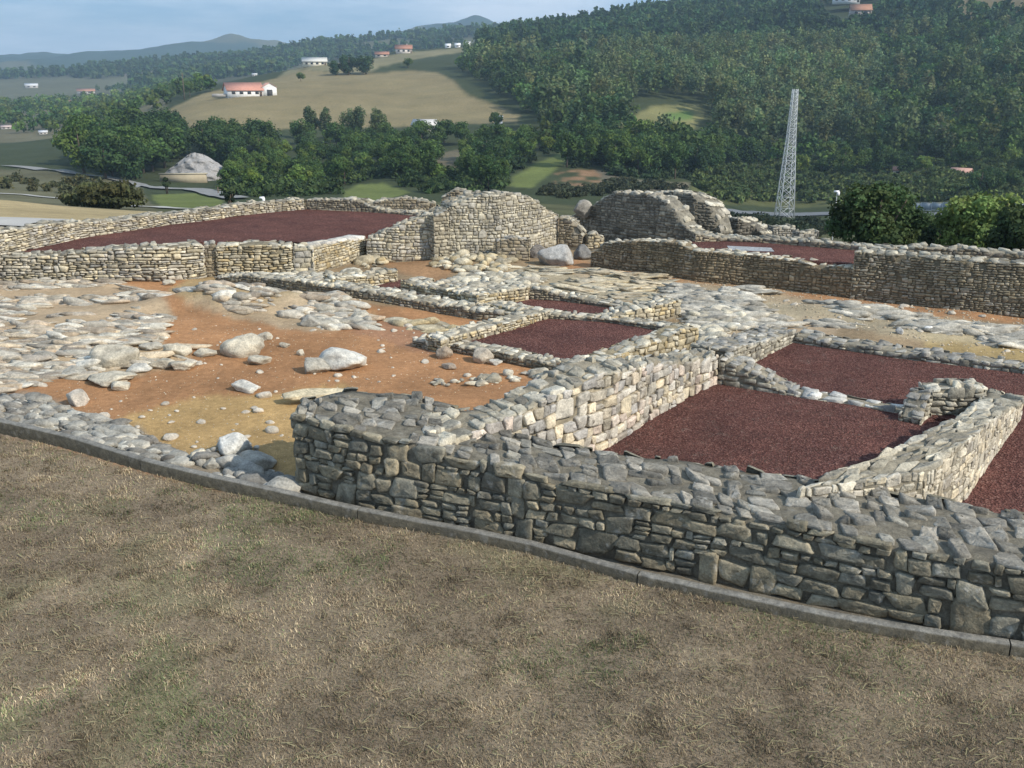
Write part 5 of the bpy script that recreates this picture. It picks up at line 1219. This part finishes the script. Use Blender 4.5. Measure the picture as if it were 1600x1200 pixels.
house(1432, 290, 16, 6, 'low grey lean-to between the two sheds', (.3, .29, .26), (.4, .34, .3), nwin=1, name='shed', cat='shed')
VH = [(50, 140, 18, 7, 'long white house far off under the dark left ridge', WH, (.7, .69, .67)), (68, 211, 12, 6, 'small white house in the left valley meadow', WH, (.6, .6, .6)),
      (130, 196, 34, 9, 'grey-roofed factory shed in the left valley', (.6, .6, .6), (.5, .52, .55)), (103, 190, 22, 8, 'red-roofed house beside the grey factory shed', (.6, .5, .45), (.4, .2, .15)),
      (10, 202, 14, 6, 'white house at the left picture edge in the valley', WH, (.5, .4, .36)), (135, 148, 26, 8, 'distant terracotta roofed house in the middle of the left valley', (.55, .45, .38), (.42, .22, .15)),
      (315, 137, 12, 6, 'tiny pale house behind the slope at the left of the barn', WH, (.5, .35, .3)), (398, 119, 8, 4, 'speck of a white hut on the field skyline', WH, (.6, .6, .6)), (105, 165, 14, 6, 'small white house below the terracotta one in the valley', WH, (.45, .25, .2)),
      (85, 150, 12, 6, 'tiny white house left of the terracotta one in the valley', WH, (.45, .25, .2)), (45, 178, 12, 5, 'little pale house among valley copses', WH, (.5, .45, .4))]
for v in VH[:9]: house(v[0], v[1], v[2] * .85, v[3] * .85, v[4], (.55, .52, .48), v[6], nwin=2, door=False)
# floodlight on a post before the large bush, and slender poles
def pole(x, yb, yt, r, label, head=True, rad=.06):
    b = atr(x, yb, r); t = atr(x, yt, r); root = empty('lamp_post' if head else 'utility_pole', tuple(b)); H = t[2] - b[2]
    m = MB(); m.tube([(0, 0, -3), (0, 0, H)], [rad * 1.2, rad * .8], 8); m.build('pole', M_STEEL if head else M_BARK, root)
    if head:
        m = MB(); m.box((-.03, 0, H + .03), (.22, .13, .07), .2, (.85, .85, .85), .85); m.box((.04, -.02, H - .08), (.09, .09, .16), .1, (.85, .85, .85), 1.2); m.build('lamp_head', M_ATTR, root)
    else:
        m = MB(); m.box((0, 0, H - .5), (1.2, .1, .1), 0, (.2, .18, .15)); m.build('crossarm', M_ATTR, root)
    tag(root, label, 'lamp' if head else 'pole')
pole(1303, 350, 300, 44, 'white floodlight on a slim post at the left edge of the large dark bush', rad=.02)
pole(288, 150, 114, 520, 'slender pole beside the small cottages left of the barn', False, .25)
pole(342, 312, 292, 180, 'thin pole by the valley road right of the rock face', False, .12)
pole(1515, 305, 285, 290, 'thin pole on the right slope below the pink-roofed barn', False, .15)
pole(411, 317, 310, 40, 'little white marker lamp behind the terrace boundary wall', True, .03)
# ------------------------------------------------------------------ haze
zlo = float(GZ.min()) - 1; zhi = float(GZ.max()) + 25
me = bpy.data.meshes.new('haze'); R_ = 5400
vs = [(sx * R_, yy, zz) for zz in (zlo, zhi) for yy in (-60, R_) for sx in (-1, 1)]
me.from_pydata(vs, [], [(0, 2, 3, 1), (4, 5, 7, 6), (0, 1, 5, 4), (2, 6, 7, 3), (0, 4, 6, 2), (1, 3, 7, 5)])
hz = bpy.data.objects.new('haze', me); C.objects.link(hz); tag(hz, 'thin blue air over the valley', 'haze', kind='stuff')
hm = bpy.data.materials.new('haze'); hm.use_nodes = True; nt = hm.node_tree; nt.nodes.clear()
out = nt.nodes.new('ShaderNodeOutputMaterial'); pv = nt.nodes.new('ShaderNodeVolumePrincipled'); pv.inputs['Color'].default_value = (.58, .80, 1.0, 1); pv.inputs['Density'].default_value = 2.1e-4
pv.inputs['Anisotropy'].default_value = .1
nt.links.new(pv.outputs[0], out.inputs['Volume']); me.materials.append(hm)
# ------------------------------------------------------------------ light
SUN_AZ = math.radians(-32); SUN_EL = math.radians(36)      # azimuth measured from +X
sd = Vector((math.cos(SUN_AZ) * math.cos(SUN_EL), math.sin(SUN_AZ) * math.cos(SUN_EL), math.sin(SUN_EL)))
L = bpy.data.lights.new('sun', 'SUN'); L.energy = 4.0; L.angle = math.radians(.6); L.color = (1, .93, .82)
lo = bpy.data.objects.new('sun', L); lo.rotation_euler = sd.to_track_quat('Z', 'Y').to_euler(); lo.location = (20, -20, 40); C.objects.link(lo)
w = bpy.data.worlds.new('World'); scene.world = w; w.use_nodes = True; nt = w.node_tree; bg = nt.nodes['Background']
sky = nt.nodes.new('ShaderNodeTexSky'); sky.sky_type = 'NISHITA'; sky.sun_disc = False; sky.sun_elevation = SUN_EL; sky.sun_rotation = math.atan2(sd.x, sd.y)
sky.air_density = 1.0; sky.dust_density = 1.0; sky.ozone_density = 1.5
tc = nt.nodes.new('ShaderNodeTexCoord'); mp = nt.nodes.new('ShaderNodeMapping'); mp.inputs['Scale'].default_value = (1, 1, 6); nt.links.new(tc.outputs['Generated'], mp.inputs['Vector'])
cn = noise(nt, 3.2, 8, .62, mp.outputs[0]); cr = ramp(nt, cn.outputs[0], [(.40, (0, 0, 0)), (.66, (.75, .75, .75))])
sk_ = mixc(nt, sky.outputs[0], (2.1, 4.7, 8.2), .55); cm_ = mixc(nt, sk_, (8.6, 9.4, 10.6), cr.outputs[0])
nt.links.new(cm_, bg.inputs['Color']); bg.inputs['Strength'].default_value = .1
# ------------------------------------------------------------------ camera
cam = bpy.data.cameras.new('camera'); co = bpy.data.objects.new('camera', cam); C.objects.link(co); co.location = tuple(CAM); co.rotation_euler = (PI / 2 - PITCH, 0, 0)
cam.sensor_width = 36; cam.lens = 36 * FPX / 1600; cam.clip_start = .05; cam.clip_end = 30000; scene.camera = co
scene.view_settings.view_transform = 'Standard'; scene.view_settings.look = 'None'; scene.view_settings.exposure = 0.2; scene.view_settings.gamma = 1
